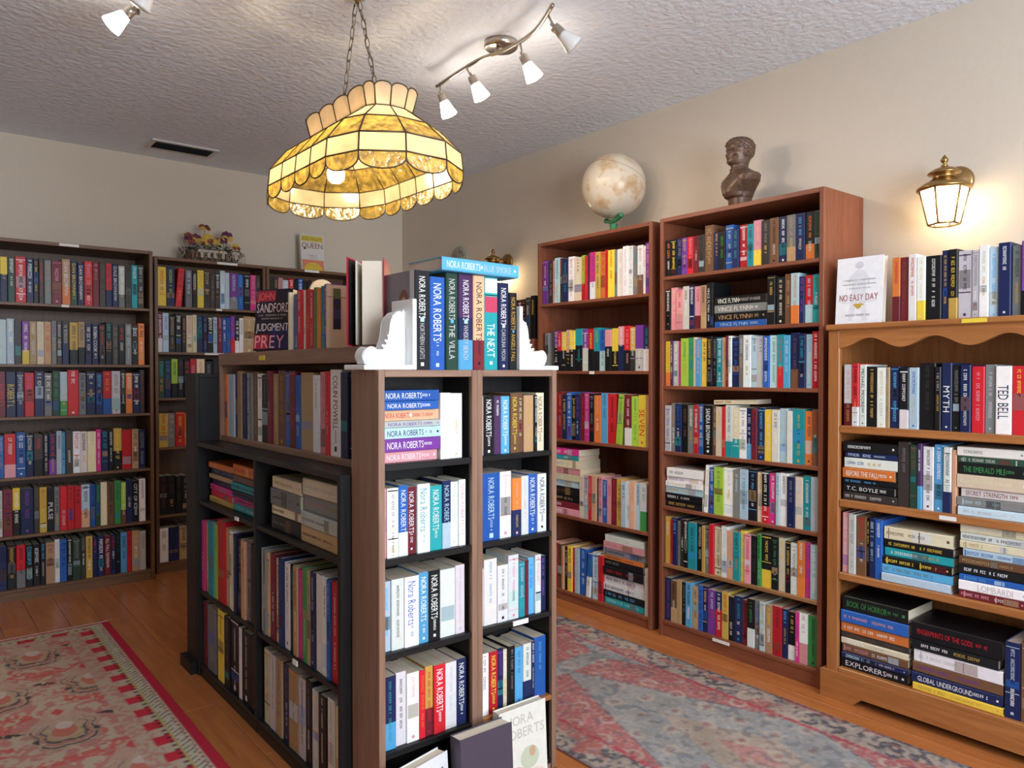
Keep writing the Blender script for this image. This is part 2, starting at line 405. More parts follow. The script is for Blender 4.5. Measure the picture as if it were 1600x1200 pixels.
# pine bookcase: face frame, scalloped apron, moulded base
pe=empty('pine_bookcase',(2.57,1.385,0),-PI/2,'orange stained pine bookcase with a scalloped apron under its top','bookcase')
PW,PD,PH=.92,.312,1.327
for x in (0,PW-.02): part('side_panel',M['pine_v'],pe,lambda b: b.bbox(x,x+.02,.02,PD,.0,PH-.02,.002))
part('top_panel',M['pine_h'],pe,lambda b: b.bbox(-.005,PW+.005,-.012,PD,PH-.02,PH,.004))
for x in (0,PW-.042): part('stile',M['pine_v'],pe,lambda b: b.bbox(x,x+.042,0,.02,.0,PH-.02,.003))
part('back_panel',M['pine_v'],pe,lambda b: b.box(.02,PW-.02,PD-.008,PD,.0,PH-.02))
def apron(b):
    n=72; x0,x1=.042,PW-.042; zt=PH-.02; top=[];bot=[]
    for i in range(n+1):
        a=i/n; x=x0+(x1-x0)*a
        dip=.047+.017*math.cos(a*2*PI*4)   # row of shallow scallops
        bot.append((x,zt-dip)); top.append((x,zt))
    v=[];F=[]
    for (x,z),(_,zt_) in zip(bot,top): v+= [(x,0,z),(x,0,zt_),(x,.019,z),(x,.019,zt_)]
    for i in range(n):
        a=i*4;c=a+4
        F+=[[a,c,c+1,a+1],[a+2,a+3,c+3,c+2],[a,a+2,c+2,c],[a+1,c+1,c+3,a+3]]
    F+=[[0,1,3,2],[n*4,n*4+2,n*4+3,n*4+1]]
    b.add(v,F)
part('apron',M['pine_h'],pe,apron)
PSH=[.971,.71,.452,.115]
for z in PSH[:3]: part('shelf',M['pine_h'],pe,lambda b: b.bbox(.0425,PW-.0425,.001,PD-.008,z-.026,z,.003))
part('shelf',M['pine_h'],pe,lambda b: b.bbox(.0425,PW-.0425,.001,PD-.008,.095,.115,.003))
def base(b):
    # board with a low cut-out between its bracket feet
    x0,x1=-.014,PW+.014
    b.prism([(x0,0),(x0+.115,0),(x0+.15,.03),(x1-.15,.03),(x1-.115,0),(x1,0),(x1,.098),(x0,.098)],0,.014,mat=Matrix(((1,0,0,0),(0,0,-1,0),(0,1,0,0),(0,0,0,1))))
part('base_board',M['pine_h'],pe,base)
part('base_return',M['pine_v'],pe,lambda b: b.box(-.014,0,0,PD,0,.098))
part('shelf_label',M['yellow_tag'],pe,lambda b: b.box(.44,.51,-.0135,-.011,PH-.016,PH-.003))
part('shelf_label',M['paper_tag'],pe,lambda b: b.box(.375,.425,-.0005,.002,.69,.703))
CASES['P']=dict(F=Fr(2.57,1.385,-PI/2),W=PW,D=PD,H=PH,t=.042,sh=PSH,rz=-PI/2)

# ------------------------------------------------------------------ books
PAL=dict(k=(.012,.012,.014),n=(.016,.024,.085),b=(.025,.11,.42),c=(.10,.38,.66),t=(.02,.30,.34),g=(.05,.26,.07),l=(.33,.52,.06),
 y=(.78,.56,.06),o=(.72,.20,.045),r=(.56,.02,.03),m=(.17,.02,.03),p=(.70,.30,.34),h=(.62,.04,.25),v=(.20,.05,.33),w=(.80,.79,.77),
 i=(.72,.62,.44),a=(.44,.28,.15),s=(.20,.20,.205),d=(.05,.042,.038),e=(.52,.51,.50),u=(.16,.075,.04),f=(.028,.07,.045),q=(.07,.028,.09),
 z=(.45,.60,.68),x=(.55,.35,.07),j=(.74,.42,.25))
CN=dict(k='black',n='navy',b='blue',c='sky-blue',t='teal',g='green',l='lime',y='yellow',o='orange',r='red',m='maroon',p='pink',h='magenta',v='purple',w='white',i='ivory',a='tan',s='grey',d='charcoal',e='silver',u='brown',f='forest-green',q='plum',z='pale-blue',x='gold',j='peach')
TOK=re.compile(r'^([a-z])([a-z])(\d?)(\d?)(?:/([a-z]))?(?:\^([a-z]))?([~!]?)(?:=(.+))?$')
def jit(c,a=.18):
    k=1+rnd.uniform(-a,a); return tuple(max(.004,min(.92,x*k*(1+rnd.uniform(-.06,.06)))) for x in c)
def parse(t):
    mm=TOK.match(t); assert mm,t
    c,tx,wd,hh,lo,up,lean,txt=mm.groups()
    return dict(c=c,tx=tx,w=int(wd) if wd else 4,h=int(hh) if hh else None,lo=lo,up=up,lean=lean,txt=txt.replace('_',' ') if txt else None)

BOOKS=[]   # every book of the room: dict(mat, w,h,d, spec, kind, place, ...)
def add_book(mat,w,h,d,spec,kind,place,**kw):
    BOOKS.append(dict(mat=mat,w=w,h=h,d=d,spec=spec,kind=kind,place=place,**kw))
LIE=Matrix(((0,0,-1,0),(0,1,0,0),(1,0,0,0),(0,0,0,1)))

def row(case, si, u0, u1, toks, hnom, kind, place, dnom=.13, recess=.012, fill=None, z=None):
    C=CASES[case]; F=C['F']; zz=C['sh'][si] if z is None else z
    items=[]
    for t in (toks.split() if isinstance(toks,str) else toks):
        if isinstance(t,tuple): items.append(('S',t[1],t[2],t[3]))
        else:
            for q in t.split():
                if q[0]=='-': items.append(('G',int(q[1:])))
                else: items.append(('B',parse(q)))
    tot=sum(i[1] if i[0]!='B' else i[1]['w'] for i in items); k=(u1-u0)/tot
    u=u0; first=len(BOOKS); pos=0
    for it in items:
        if it[0]=='G': u+=it[1]*k; continue
        if it[0]=='S':
            wd=it[1]*k; specs=[parse(q) for q in it[2].split()]; hs=sum(q['w'] for q in specs); hz=it[3]; zc=zz
            for q in reversed(specs):
                th=hz*q['w']/hs; L=wd*(.90+.0125*(q['h'] if q['h'] is not None else rnd.randint(3,7)))
                L=min(L,wd*.995); dd=min(dnom*rnd.uniform(.95,1.08),C['D']-recess-.02)
                ju=rnd.uniform(0,wd-L); jv=rnd.uniform(0,.012)
                mat=F@Matrix.Translation((u+ju+L,recess+jv,zc))@Matrix.Rotation(rnd.uniform(-.02,.02),4,'Z')@LIE
                add_book(mat,th-.0004,L,dd,q,kind,place,lying=True); zc+=th
            u+=wd; continue
        q=it[1]; w_=q['w']*k
        hf=(q['h'] if q['h'] is not None else 7+rnd.uniform(-.9,.6))
        h=hnom*(.65+.05*hf); dd=min(dnom*rnd.uniform(.92,1.05),C['D']-recess-.014)
        jv=recess+rnd.uniform(0,.009)
        mat=F@Matrix.Translation((u,jv,zz))
        wb=w_-.0006
        if q['lean']:
            a=math.atan2(w_*.35,h)*(1 if q['lean']=='~' else -1)
            wb=w_*.62
            if a>0: mat=F@Matrix.Translation((u,jv,zz))@Matrix.Rotation(a,4,'Y')@Matrix.Translation((0,0,0))
            else: mat=F@Matrix.Translation((u+w_-wb,jv,zz+.0))@Matrix.Rotation(a,4,'Y')
            mat=mat@Matrix.Translation((0,0,(wb*math.sin(abs(a)) if a>0 else 0)))
        add_book(mat,wb,h,dd,q,kind,place,pos=pos); u+=w_; pos+=1
    for i in range(first,len(BOOKS)):
        BOOKS[i]['L']=BOOKS[i-1]['spec']['c'] if i>first else None
        BOOKS[i]['R']=BOOKS[i+1]['spec']['c'] if i<len(BOOKS)-1 else None
        BOOKS[i]['i']=i-first; BOOKS[i]['n']=len(BOOKS)-first; BOOKS[i]['row']=(case,si)

ALLC='kknnkdmsrubftwe'
def filler(case,si,u0,u1,hnom,kind,place,dnom=.13,recess=.012):
    n=max(1,int((u1-u0)/.03)); row(case,si,u0,u1,' '.join(rnd.choice(ALLC)+rnd.choice('wxye') for _ in range(n)),hnom,kind,place,dnom,recess)

# --- L1
p='the wide walnut bookcase'
for si,(tk,pl,hn) in enumerate((
 ('zk2 ny^y fw rw6 nw ky3 dr3 sa mp6 aw5/o=DAN_BROWN ny/f=DAN_BROWN nw=DAN_BROWN rp5 mp du rd/n nw=DALE_BROWN ew/s dk tw de','top shelf of',.235),
 ('ze5 zw dk vw/y ai ie ar sv3 de3 ne^d xk5/k ak/k nw nw=ROBIN_COOK kr kt ds kr se kw ok','second shelf of',.225),
 ('mr=ROBERT_L ny5=ROBERT_L ne rh5 nw5 sw fg ze/g rw6 sk nw5 nc ro5/b es5 kw3 ow nw dm3','third shelf of',.232),
 ('be3 rw6/p bw5 ne4 dr5/k kw3 nr4/v zn3 cn2 du4 wr4 wk4 ie5 hw3 nt4 kw3 ky5^x rr6 au4 ns4','fourth shelf of',.222),
 ('es2 mn5 kw4^y nv7 du3 xo4 kw4=PULSE sk3 rr4 rm4 rk4 zk5/j bn3 ft3 iw4 uk4 gf4 lw3/u nk4 kw4=CITY_OF_ICE wu4','fifth shelf of',.235),
 ('nk4 kx5 rk5/s kc4 kw4 kc3 au5 we3 bk4 kw3 fs5 ds3 xk4 nr3 nw4 mw4=ALL_FALL_DOWN nr3 kf3 cn4 rk3 ap5 es4','bottom shelf of',.222))):
    row('L1',si,.215,.895,tk,hn,'hardback',pl+' '+p,.15,.02)
    filler('L1',si,.022,.212,hn,'hardback',pl+' '+p,.15,.02)
# --- L2 / L3
p='the pansy basket'
for si,(tk,pl,hn,u1) in enumerate((
 ('yr5 nl5 rk6~ sz4 kw3 yx4 da4 ds3 dw3 ze3 ze3 vz5/s bc4 kw4 hp4 ds3','top shelf under',.225,.62),
 ('mw3/w zv4 ka4 kw4 ko3 ip4 ia3 nt4 ns3 kw4 zn3 mp3 bw3 bn3 vr3/r kw3/w ws3 ai8 wi5','second shelf under',.22,.624),
 ('ft3 nt3 lk3/k km3 kr3 rp3 ia4 ks4 kd3 kw4 nk3 dw4 kr3 mu4 nw4','third shelf under',.22,.62),
 ('xr5 se4 ry5 ok4 kd4 mw4 nw5 kr4 dw4 kx4 us4','fourth shelf under',.20,.5),
 ('km4 kd4 kd3 ks4 or4 sk3 kn4 kd4 mw4 kw4 ny4','fifth shelf under',.22,.5),
 ('wk4 nk5 ak4 sp4 dk3 kn4 mw4 kd4 ew4 ny4','bottom shelf under',.20,.5))):
    row('L2',si,.021,u1,tk,hn,'hardback',pl+' '+p,.15,.015)
row('L3',0,.021,.40,'dk4 da4 ps4 zw5 rw4 kn4 bw4 kd4 kn4 uw4 kx4 nw4','.'and .215,'hardback','top shelf beside the pansy bookcase',.15,.015)
filler('L3',1,.021,.3,.21,'hardback','second shelf beside the pansy bookcase',.15,.015)
# --- G
p='shelf under the globe'
row('G',0,.021,.752,'vp5 ds5 pr2 zt5 dr2 nt5 wp5 iu7 lr3/r ro2 qn2 hv5/w xn4 or4 rm2 yr5 st2 we5 we4 we3 st4 wp4/u wp2 vp3',.225,'paperback','top '+p,.14)
row('G',1,.021,.752,'-2 sd3 -4 kw3^v kw3^r kw3^y kw3^j kw4^y kt5^t ew4^v ky4^r kl4^t zn4^b kp4^p ky4^y nw4^p kp4^r dw3^x ev5^v wt4^n',.205,'paperback','second '+p,.13)
row('G',2,.021,.752,'ok3 ct3 rr5 mo3 ny3 bw3 ky3 nv3 mr3 hp3 ks3 oj4 cb4 rk5/r lg5~ mw4/w lg4 yr4=SEVEN ap2',.235,'paperback','third '+p,.14)
row('G',3,.10,.752,[('S',26,'hw3 tc2 ie4 ps3 iw3 zs3 ku4 ka3 mw3 pw3',.335),'ie4 ev4 rp3 jp4 fs2 pr3 bz4 ph4 mr4 xu4 zk4 wi3 jp4 zn4 wg5/g nk2'],.215,'paperback','fourth '+p,.14)
row('G',4,.10,.752,['rr3 rp2 ud4 jr2 ke3 yk4 rs2 ze4 bz6 wg5^b~ zb5 rr4',('S',32,'we3 pa3 sk3 ok2 ks3 kr4 wk4 wn3 kc3 tz3',.33),'wi3'],.225,'paperback','bottom '+p,.15)
# --- B
p='shelf under the bust'
row('B',0,.022,.735,'ko45 ky45 ns45 vx45 rp45 mk45 dk45 ua69=VC_ANDREWS nx45 kg45 be5 nt45 rw5 tn4 pj5/y ds5 uk57 nw57 sa57/a nc57 ko57/o fk37',.175,'paperback','top '+p,.115,.01)
row('B',1,.022,.735,['kw4 pi5 pr5/p em5 nw4 pr5/m ak4/a kw38=VINCE_FLYNN kd28',('S',38,'kw4=VINCE_FLYNN__PURSUIT_OF_HONOR sw4=VINCE_FLYNN ka4=VINCE_FLYNN bz3=VINCE_FLYNN',.125),'kx58 ki67 ua48 zo58/o nv3 rz5/z tg4'],.18,'paperback','second '+p,.125,.01)
row('B',2,.022,.735,'yo4/o qw2 ew4 hr2 lg6 gb4 ip2 cj4 yk4 kx4 ks3 tw4 ja3 mv2 wg2 nb5 se3 wn5 zs4 ev4 bw4 zg5 tr4/r cz4 nu5/u nt4 zc4 rw4',.203,'paperback','third '+p,.13,.01)
row('B',3,.022,.735,'ev4 sa3 nb4 ku4 sw4 rw3 bi3 kw6=SANDRA_BROWN ui2 iy4 rr2 wt4/t iw4/t ws4 nz3/c mn3 nc4 yi4 wb4 ze4 wi3 tx6 on4 ur3',.206,'paperback','fourth '+p,.13,.01)
row('B',4,.022,.735,[('S',26,'ws5 we3 wi3 zx4 kw4 kx4',.17),'wi4~ bi3 lg6 wz6 sz4 zt5 kc5 ix3 kw4/r hw4 zt2 wu4 ns4 iz4 tw4 ze4'],.2,'paperback','fifth '+p,.13,.01)
row('B',5,.022,.735,'xi4 rm2 nc3 sm2 dk3 kw3 tn6 kw4 xo2 sk3 rr3 iu5 wz4 jp4 tn4 yz3 pr4 kd4 gk2 ky6/y kg4 iy4 kx3 ws4 ow4/o hv3 zw4',.203,'paperback','sixth '+p,.13,.01)
row('B',6,.022,.735,'nv4 uk4/a ax3 ks3 ck4 au4 bn3 nj3 vz5 rw4^n xr4 kn3 nt5 mk3 kg4/w sb3 zx3 ay4 rm5 nc3 kx4/w hv2 wp4/p gf5',.188,'paperback','bottom '+p,.13,.012)
# book lying across the tops of the fourth row
C=CASES['B']; add_book(C['F']@Matrix.Translation((.46,.035,.814+.2175))@Matrix.Rotation(.06,4,'Z')@Matrix.Rotation(-.035,4,'Y')@LIE@Matrix.Translation((0,0,.0)),.018,.19,.12,parse('iu4'),'paperback','lying across the row on the fourth shelf under the bust',lying=True,L='n',R='k',i=0,n=1,flat=True)
# --- R (top of the low case behind the globe bookcase)
row('R',0,.45,.79,'rw4 ig4 kn4 nw5 kw4 mw4 ko4 dw4 kx4',.225,'hardback','low bookcase behind the globe bookcase',.14,.02,z=1.335)
# --- P
p='the pine bookcase'
row('P',0,.205,.62,'or4/m mu4 wr4 wi4/y kw7 nx3 ky4/x eq6 es3 we4 zc4 nw5 sd4 vz5/k',.218,'hardback','top of '+p,.15,.03,z=PH)
filler('P',0,.622,.88,.22,'hardback','top of '+p) if False else None
row('P',0,.046,.605,'wp5/m rk4/w wn4=MICHAEL_MOORE kx6 wi5 at2 nc5 kw5/w zb5 kd8 ke3 nw5=MYTH ks4 nw5 rp6 se5 wn7=TED_BELL ry6',.212,'hardback','upper shelf of '+p,.15,.018)
filler('P',0,.607,.875,.21,'hardback','upper shelf of '+p,.15,.018)
row('P',1,.046,.615,[('S',38,'kw5 nz3 wb5 ow5=BEFORE_THE_FALL kc3 kw4=T.C._BOYLE de4',.205),'ds8 fu5 qw3/c wk7 cw6 wn5/n jp3',('S',40,'ws4 fe3 kg5=THE_EMERALD_MILE ii6 em4=SECRET_STRENGTH sz4 ze4',.215)],.21,'hardback','second shelf of '+p,.16,.018)
filler('P',1,.618,.875,.21,'hardback','second shelf of '+p,.15,.018)
row('P',2,.046,.62,['pw5 es5 ur7 ky2 nz4 bw5',('S',44,'iu6 ky4 tw4 ky4 cs4 zz4',.185),'-3',('S',38,'iw5 wn4 ia4 zb4 ua4 kw5 bc3 we5=LOMBARDI mp4',.235)],.205,'hardback','third shelf of '+p,.17,.014)
row('P',3,.046,.63,[('S',38,'kg7=BOOK_OF_HORROR bp6 ow5 du3 iw3 up4 nz3 kw5=EXPLORERS',.255),'-1',('S',44,'kr7=FINGERPRINTS_OF_THE_GODS kw4 we5 uv4 nw4=GLOBAL_UNDERGROUND yx3',.225),'nz7 ua5'],.235,'hardback','bottom shelf of '+p,.18,.012)
# --- F racks
p='shelf, rack with paperback stack'
N='NORA_ROBERTS'
row('FA',0,.0205,.262,[('S',27,'bw5='+N+' bw4='+N+' jr5='+N+'__DARING_TO_DREAM ev3='+N+' zn5='+N+' vw6='+N+' pw5='+N,.182),'we5 wi6'],.172,'paperback','top '+p,.108,.013)
row('FA',1,.0205,.272,'pw2 wk6 bw5/w='+N+' mw5='+N+' wt7=Nora_Roberts tw7='+N+' nz5/z='+N+' wz5='+N+' wp4='+N,.176,'paperback','second '+p,.108,.013)
row('FA',2,.0205,.268,'zc4 wk6 wb7=Nora_Roberts cw5='+N+' kw6='+N+' ww8 we5',.178,'paperback','third '+p,.108,.013)
row('FA',3,.0205,.272,'nt6/c wk5 wp6 ro3 xr4/m rw6='+N+' wz6 nw5='+N,.182,'paperback','fourth '+p,.108,.013)
p='shelf, rack beside grey rug'
row('FB',0,.0225,.256,'ew2 kw6='+N+' qw4 cw5='+N+' uy5='+N+' ui3 ax6 kw2 iu5='+N,.166,'paperback','top '+p,.108,.013)
row('FB',1,.028,.262,'bz99='+N+' wp69 nj5^o wz4 bw5='+N+' wk5='+N,.168,'paperback','second '+p,.108,.013)
row('FB',2,.0205,.262,'ww2 wc69 wk5 wp59 tz3 mq2 cb3 wp3 nv3',.165,'paperback','third '+p,.108,.013)
row('FB',3,.0205,.262,'wk4 ry4='+N+' nv3 iw2 ks3 cb4 wn4/n nw2 bc6',.17,'paperback','fourth '+p,.108,.013)
# --- low black case
p='low black bookcase'
row('LW',0,.03,.585,['-2',('S',20,'oj4 ns4 aj3 nk4 hr4 rh4 xa4',.15),('S',22,'or6 us4 tn4 nk4 hn4 tz4',.165)],.2,'hardback','upper far part, '+p,.15,.03)
row('LW',0,.66,1.195,['-3',('S',24,'ia5 sd7 ik4 ks6',.165),('S',28,'ie6 sp6 es5 ak6',.185)],.2,'hardback','upper near part, '+p,.17,.02)
row('LW',1,.022,.594,'hr3 xy3 tc5 lg3 rr69 ap3 wr2 ie2 nt2 ke4 jd3 sk4 kd4',.27,'hardback','middle far part, '+p,.20,.012)
row('LW',1,.617,1.2,'ew4 sk3 js3 fk2 mr4 if4 nb4 wk5 kt4 ak4 hp4 gg4 ab3 nz4 ww5 wk4 bz3 rw5 kw4',.27,'hardback','middle near part, '+p,.20,.012)
row('LW',2,.022,.594,'mu4 ss7 -2 yk5 ks4 kw6 we2 kw6 kd5',.25,'hardback','bottom far part, '+p,.20,.012)
row('LW',2,.64,1.2,'ia5 es5 ab5 ns5 ao7 ek5 ks4 ey5 ki5 wa4 ia5',.235,'hardback','bottom near part, '+p,.22,.012)
row('H',0,.022,1.2,'oa3 zc6 nm3 ab4 ns4 wn2 sm3 ua4 wk4 ks5 mk3 ai4 ux5 bo4 mr4 bn3 aa8 wg4 pu4 rm3 wk6=COLIN_POWELL nk4 ke3 ki4 iw5',.245,'hardback','one-row shelf unit',.16,.014)
# --- shelves that lie mostly behind other things
for si in range(2,6): filler('L3',si,.021,.62,.20,'hardback','lower shelves beside the pansy bookcase',.15,.015)
for si in (3,4): filler('G',si,.021,.098,.2,'paperback','shelf under the globe')
for si in range(3): filler('R',si,.022,.77,.22,'hardback','low bookcase behind the globe bookcase')
for si in (2,3): filler('P',si,.64,.875,.2,'hardback','lower shelves of the pine bookcase',.15,.018)
# --- box set on top of the shelf unit
row('H',0,.675,.93,'bs5 rw5 iw2 rk5 rw5 gg3 ox3 tb4 vp3',.185,'hardback','cream rack on the shelf unit',.13,.014,z=.335)
# --- hardbacks between the white bookends
CASES['T']=dict(F=Fr(0,1.629,0,1.165),W=2,D=.4,H=1,t=0,sh=[0],rz=0)
row('T',0,1.020,1.357,'kw57=NORA_ROBERTS__NORTHERN_LIGHTS bw56=NORA_ROBERTS fe47=NORA_ROBERTS__THE_VILLA nw57/c^q=NORA_ROBERTS__WHISKEY_BEACH jk47/m=NORA_ROBERTS tw57=THE_NEXT nw46=NORA_ROBERTS__CAROLINA_MOON kx34=NORA_ROBERTS__ANGELS_FALL',.2555,'hardback','between the white bookends',.16,.022)
for b_ in BOOKS:
    if b_.get('row')==('T',0) and b_['i']==0: b_['portrait']=True
add_book(Fr(1.343,1.63,-.01,1.165+.2558)@Matrix.Rotation(.012,4,'Y')@LIE,.035,.255,.17,parse('cw4=NORA_ROBERTS__BLUE_SMOKE'),'hardback','lying on the books between the white bookends',lying=True,L='k',R='n',i=0,n=1,flat=True)

# ---- geometry of one book; spine towards -v, thickness along u, height along z
def book_geom(bk, cov, pg):
    w_,h,d,q=bk['w'],bk['h'],bk['d'],bk['spec']; cov.cap=.0034*(bk['mat'].translation-Vector((0,0,EYE))).length
    hard=bk['kind']=='hardback'
    t=.0022 if hard else .0007; t=min(t,w_*.2); c=min(.0026 if hard else .0012,w_*.16)
    base=jit(PAL[q['c']]); tx=jit(PAL[q['tx']],.1)
    lo=jit(PAL[q['lo']]) if q['lo'] else None; up=jit(PAL[q['up']]) if q['up'] else None
    poly=[(0,d),(0,c),(c,0),(w_-c,0),(w_,c),(w_,d),(w_-t,d),(w_-t,t),(t,t),(t,d)]
    lv=[0]; cl=[]
    if lo: lv.append(h*rnd.uniform(.30,.42)); cl.append(lo)
    if up: cl.append(base); lv.append(h*rnd.uniform(.45,.62)); cl.append(up)
    else: cl.append(base)
    lv.append(h)
    n=len(poly)
    v=[(x,y,z) for z in lv for x,y in poly]; F=[];CC=[]
    F.append(list(range(n))); CC.append(cl[0])
    for L in range(len(lv)-1):
        for i in range(n):
            j=(i+1)%n; F.append([L*n+j,L*n+i,(L+1)*n+i,(L+1)*n+j][::1]); CC.append(cl[L])
    F.append([(len(lv)-1)*n+i for i in range(n)][::-1]); CC.append(cl[-1])
    cov.add(v,[f[::-1] for f in F],CC)
    e=.0035 if hard else .0004
    pc=jit((.60,.50,.36),.15) if not hard else jit((.66,.58,.45),.15)
    pg.box(t,w_-t,t,d-e,e if hard else .0002,h-e,pc)
    # printing on the spine
    eps=-.0003; bw=w_-2*c
    def rect(u0,u1,z0,z1,cc): cov.add([(u0,eps,z0),(u1,eps,z0),(u1,eps,z1),(u0,eps,z1)],[[0,1,2,3]],cc)
    uc=w_/2
    def sp(ztop): return lambda a,b_: (uc+b_,eps,ztop-a)
    txt=q['txt']
    small=bk.get('small')
    if txt:
        if '  ' in txt:
            A,B_=txt.split('  ',1)
            put_text(cov,A,sp(h*.94),h*.42,bw*.66,tx); put_text(cov,B_,sp(h*.47),h*.36,bw*.6,jit(PAL['e'],.1) if q['tx']=='w' else tx)
            rect(uc-bw*.14,uc+bw*.14,h*.485,h*.485+bw*.28,jit(PAL[rnd.choice('xczw')]))
        elif txt=='THE NEXT':
            rect(c,w_-c,h*.62,h*.79,(.55,.06,.12)); rect(c,w_-c,h*.79,h*.83,(.04,.42,.42)); rect(c,w_-c,h*.83,h*.985,(.72,.76,.74)); rect(c,w_-c,h*.80,h*.81,(.7,.75,.72))
            put_text(cov,txt,sp(h*.50),h*.36,bw*.8,tx)
        elif len(txt)<9: put_text(cov,txt,sp(h*.72),h*.5,bw*.8,tx)
        else:
            put_text(cov,txt,sp(h*.93),h*.62,bw*.62,tx)
            pseudo(cov,sp(h*.30),h*.16,bw*.4,tx)
    else:
        st=rnd.random()
        if st<.30: # thin rules
            for zf in (rnd.uniform(.9,.96),rnd.uniform(.1,.5)): rect(uc-bw*.48,uc+bw*.48,h*zf,h*(zf+rnd.uniform(.006,.02)),tx)
        if st<.52 and not lo and not up:   # picture panel on the spine
            z0=h*rnd.uniform(.06,.45); rect(uc-bw*.46,uc+bw*.46,z0,z0+h*rnd.uniform(.08,.28),jit(tuple(.5*a+.5*b_ for a,b_ in zip(PAL[rnd.choice('aszkubmt')],PAL[q['c']])),.3))
        a0=rnd.uniform(.03,.10); l1=rnd.uniform(.28,.5)
        pseudo(cov,sp(h*(1-a0)),h*l1,bw*rnd.uniform(.42,.72),tx)
        if rnd.random()<.8: pseudo(cov,sp(h*(1-a0-l1-.05)),h*rnd.uniform(.2,.36),bw*rnd.uniform(.3,.5),tx if rnd.random()<.6 else jit(PAL[rnd.choice('wxe')]))
    if bk.get('portrait'):
        def lf(vv,zz,k=0): return (-.0003-.0001*k,d-vv*d,zz*h)
        cov.add([lf(.0,.0),lf(.86,.0),lf(.86,1),lf(.0,1)],[[0,1,2,3]],(.22,.19,.21)); cov.add([lf(.86,.0),lf(1,.0),lf(1,1),lf(.86,1)],[[0,1,2,3]],(.55,.53,.54))
        for k,(ca,cb,ra,rb,kc) in enumerate(((.66,.46,.30,.26,(.10,.07,.08)),(.66,.66,.17,.16,(.20,.07,.045)),(.66,.63,.11,.115,(.50,.27,.2)))):
            cov.add([lf(ca+ra*math.cos(q_*PI/10),cb+rb*math.sin(q_*PI/10),k+1) for q_ in range(20)],[list(range(20))],kc)
    if not small and rnd.random()<.4:
        s=bw*.11; z0=h*rnd.uniform(.03,.06); rect(uc-s,uc+s,z0,z0+2*s,tx)
def pseudo(b,fn,length,hh,cc):
    """unreadably small spine lettering: strokes of letters"""
    hh=min(hh,b.cap); cw=max(hh*.6,length/34); a=0
    while a+cw*.8<length:
        if rnd.random()<.86:
            k=rnd.randint(0,3); x0=a; x1=a+cw*.66; y0=-hh/2; y1=hh/2; s=cw*.2
            R=[(x0,x0+s,y0,y1)]
            if k==0: R.append((x1-s,x1,y0,y1)); R.append((x0+s,x1-s,-s/2,s/2))
            elif k==1: R.append((x0+s,x1,y0,y0+hh*.2)); R.append((x0+s,x1,y1-hh*.2,y1))
            elif k==2: R.append((x0+s,x1,y1-hh*.2,y1)); R.append((x0+s,x1*.98+x0*.02,-hh*.1,hh*.1))
            else: R.append((x1-s,x1,y0,y1)); R.append((x0+s,x1-s,y1-hh*.2,y1))
            for p0,p1,q0,q1 in R: b.add([fn(p0,q0),fn(p1,q0),fn(p1,q1),fn(p0,q1)],[[0,1,2,3]],cc)
        a+=cw
# size in the photograph decides which books are things of their own
camM=Matrix.Translation((0,0,EYE))@cam.rotation_euler.to_matrix().to_4x4()
inv=camM.inverted()
FW=Vector((math.sin(YAW),math.cos(YAW),0))
def px(P):
    q=inv@P; return (800+FPX*q.x/-q.z, 600-FPX*q.y/-q.z, -q.z) if q.z<-.05 else None
for bk in BOOKS:
    pts=[px(bk['mat']@Vector(p)) for p in ((0,0,0),(bk['w'],0,0),(bk['w'],0,bk['h']),(0,0,bk['h']))]
    ar=0
    if all(pts):
        xs=[min(1600,max(0,p[0])) for p in pts]; ys=[min(1200,max(0,p[1])) for p in pts]
        ar=abs(sum(xs[i]*ys[(i+1)%4]-xs[(i+1)%4]*ys[i] for i in range(4)))/2
        # books the island hides
        if bk['row'][0] in ('L2','L3') if 'row' in bk else False:
            cx=sum(xs)/4; cy=sum(ys)/4
            if (cx>342 and cy>552) or (cx>291 and cy>583) or (cx>455 and cy>425): ar=0
        if 'row' in bk and bk['row'][0]=='R' and (sum(xs)/4<806 or sum(xs)/4>836): ar=0
        if 'row' in bk and bk['row'][0]=='G' and bk['row'][1]>=2 and sum(xs)/4<872: ar=0
    bk['area']=ar
order=sorted(range(len(BOOKS)),key=lambda i:-BOOKS[i]['area'])
NIND=296
single=set(order[:NIND])
print('books',len(BOOKS),'smallest single',BOOKS[order[NIND-1]]['area'])
ORD=['first','second','third','fourth','fifth','sixth','seventh','eighth','ninth','tenth','eleventh','twelfth']+['%dth'%k for k in range(13,60)]
def lab(bk):
    q=bk['spec']; c=CN[q['c']]; t=CN[q['tx']]
    if bk.get('flat'): return f"{c} {bk['kind']} with {t} lettering {bk['place']}"
    L,R_=bk.get('L'),bk.get('R')
    if bk.get('lying'):
        if L and R_: return f"flat-lying {c} {bk['kind']}, {t} lettering, between {CN[L]} and {CN[R_]} books, {bk['place']}"
        return f"flat-lying {c} {bk['kind']} with {t} lettering, {bk['place']}"
    if L and R_: return f"{c} {bk['kind']}, {t} lettering, between {CN[L]} and {CN[R_]} books, {bk['place']}"
    return f"{c} {bk['kind']}, {t} lettering, at the end of its row, {bk['place']}"
labels={}
for i in single: labels.setdefault(lab(BOOKS[i]),[]).append(i)
rest_c=MB()
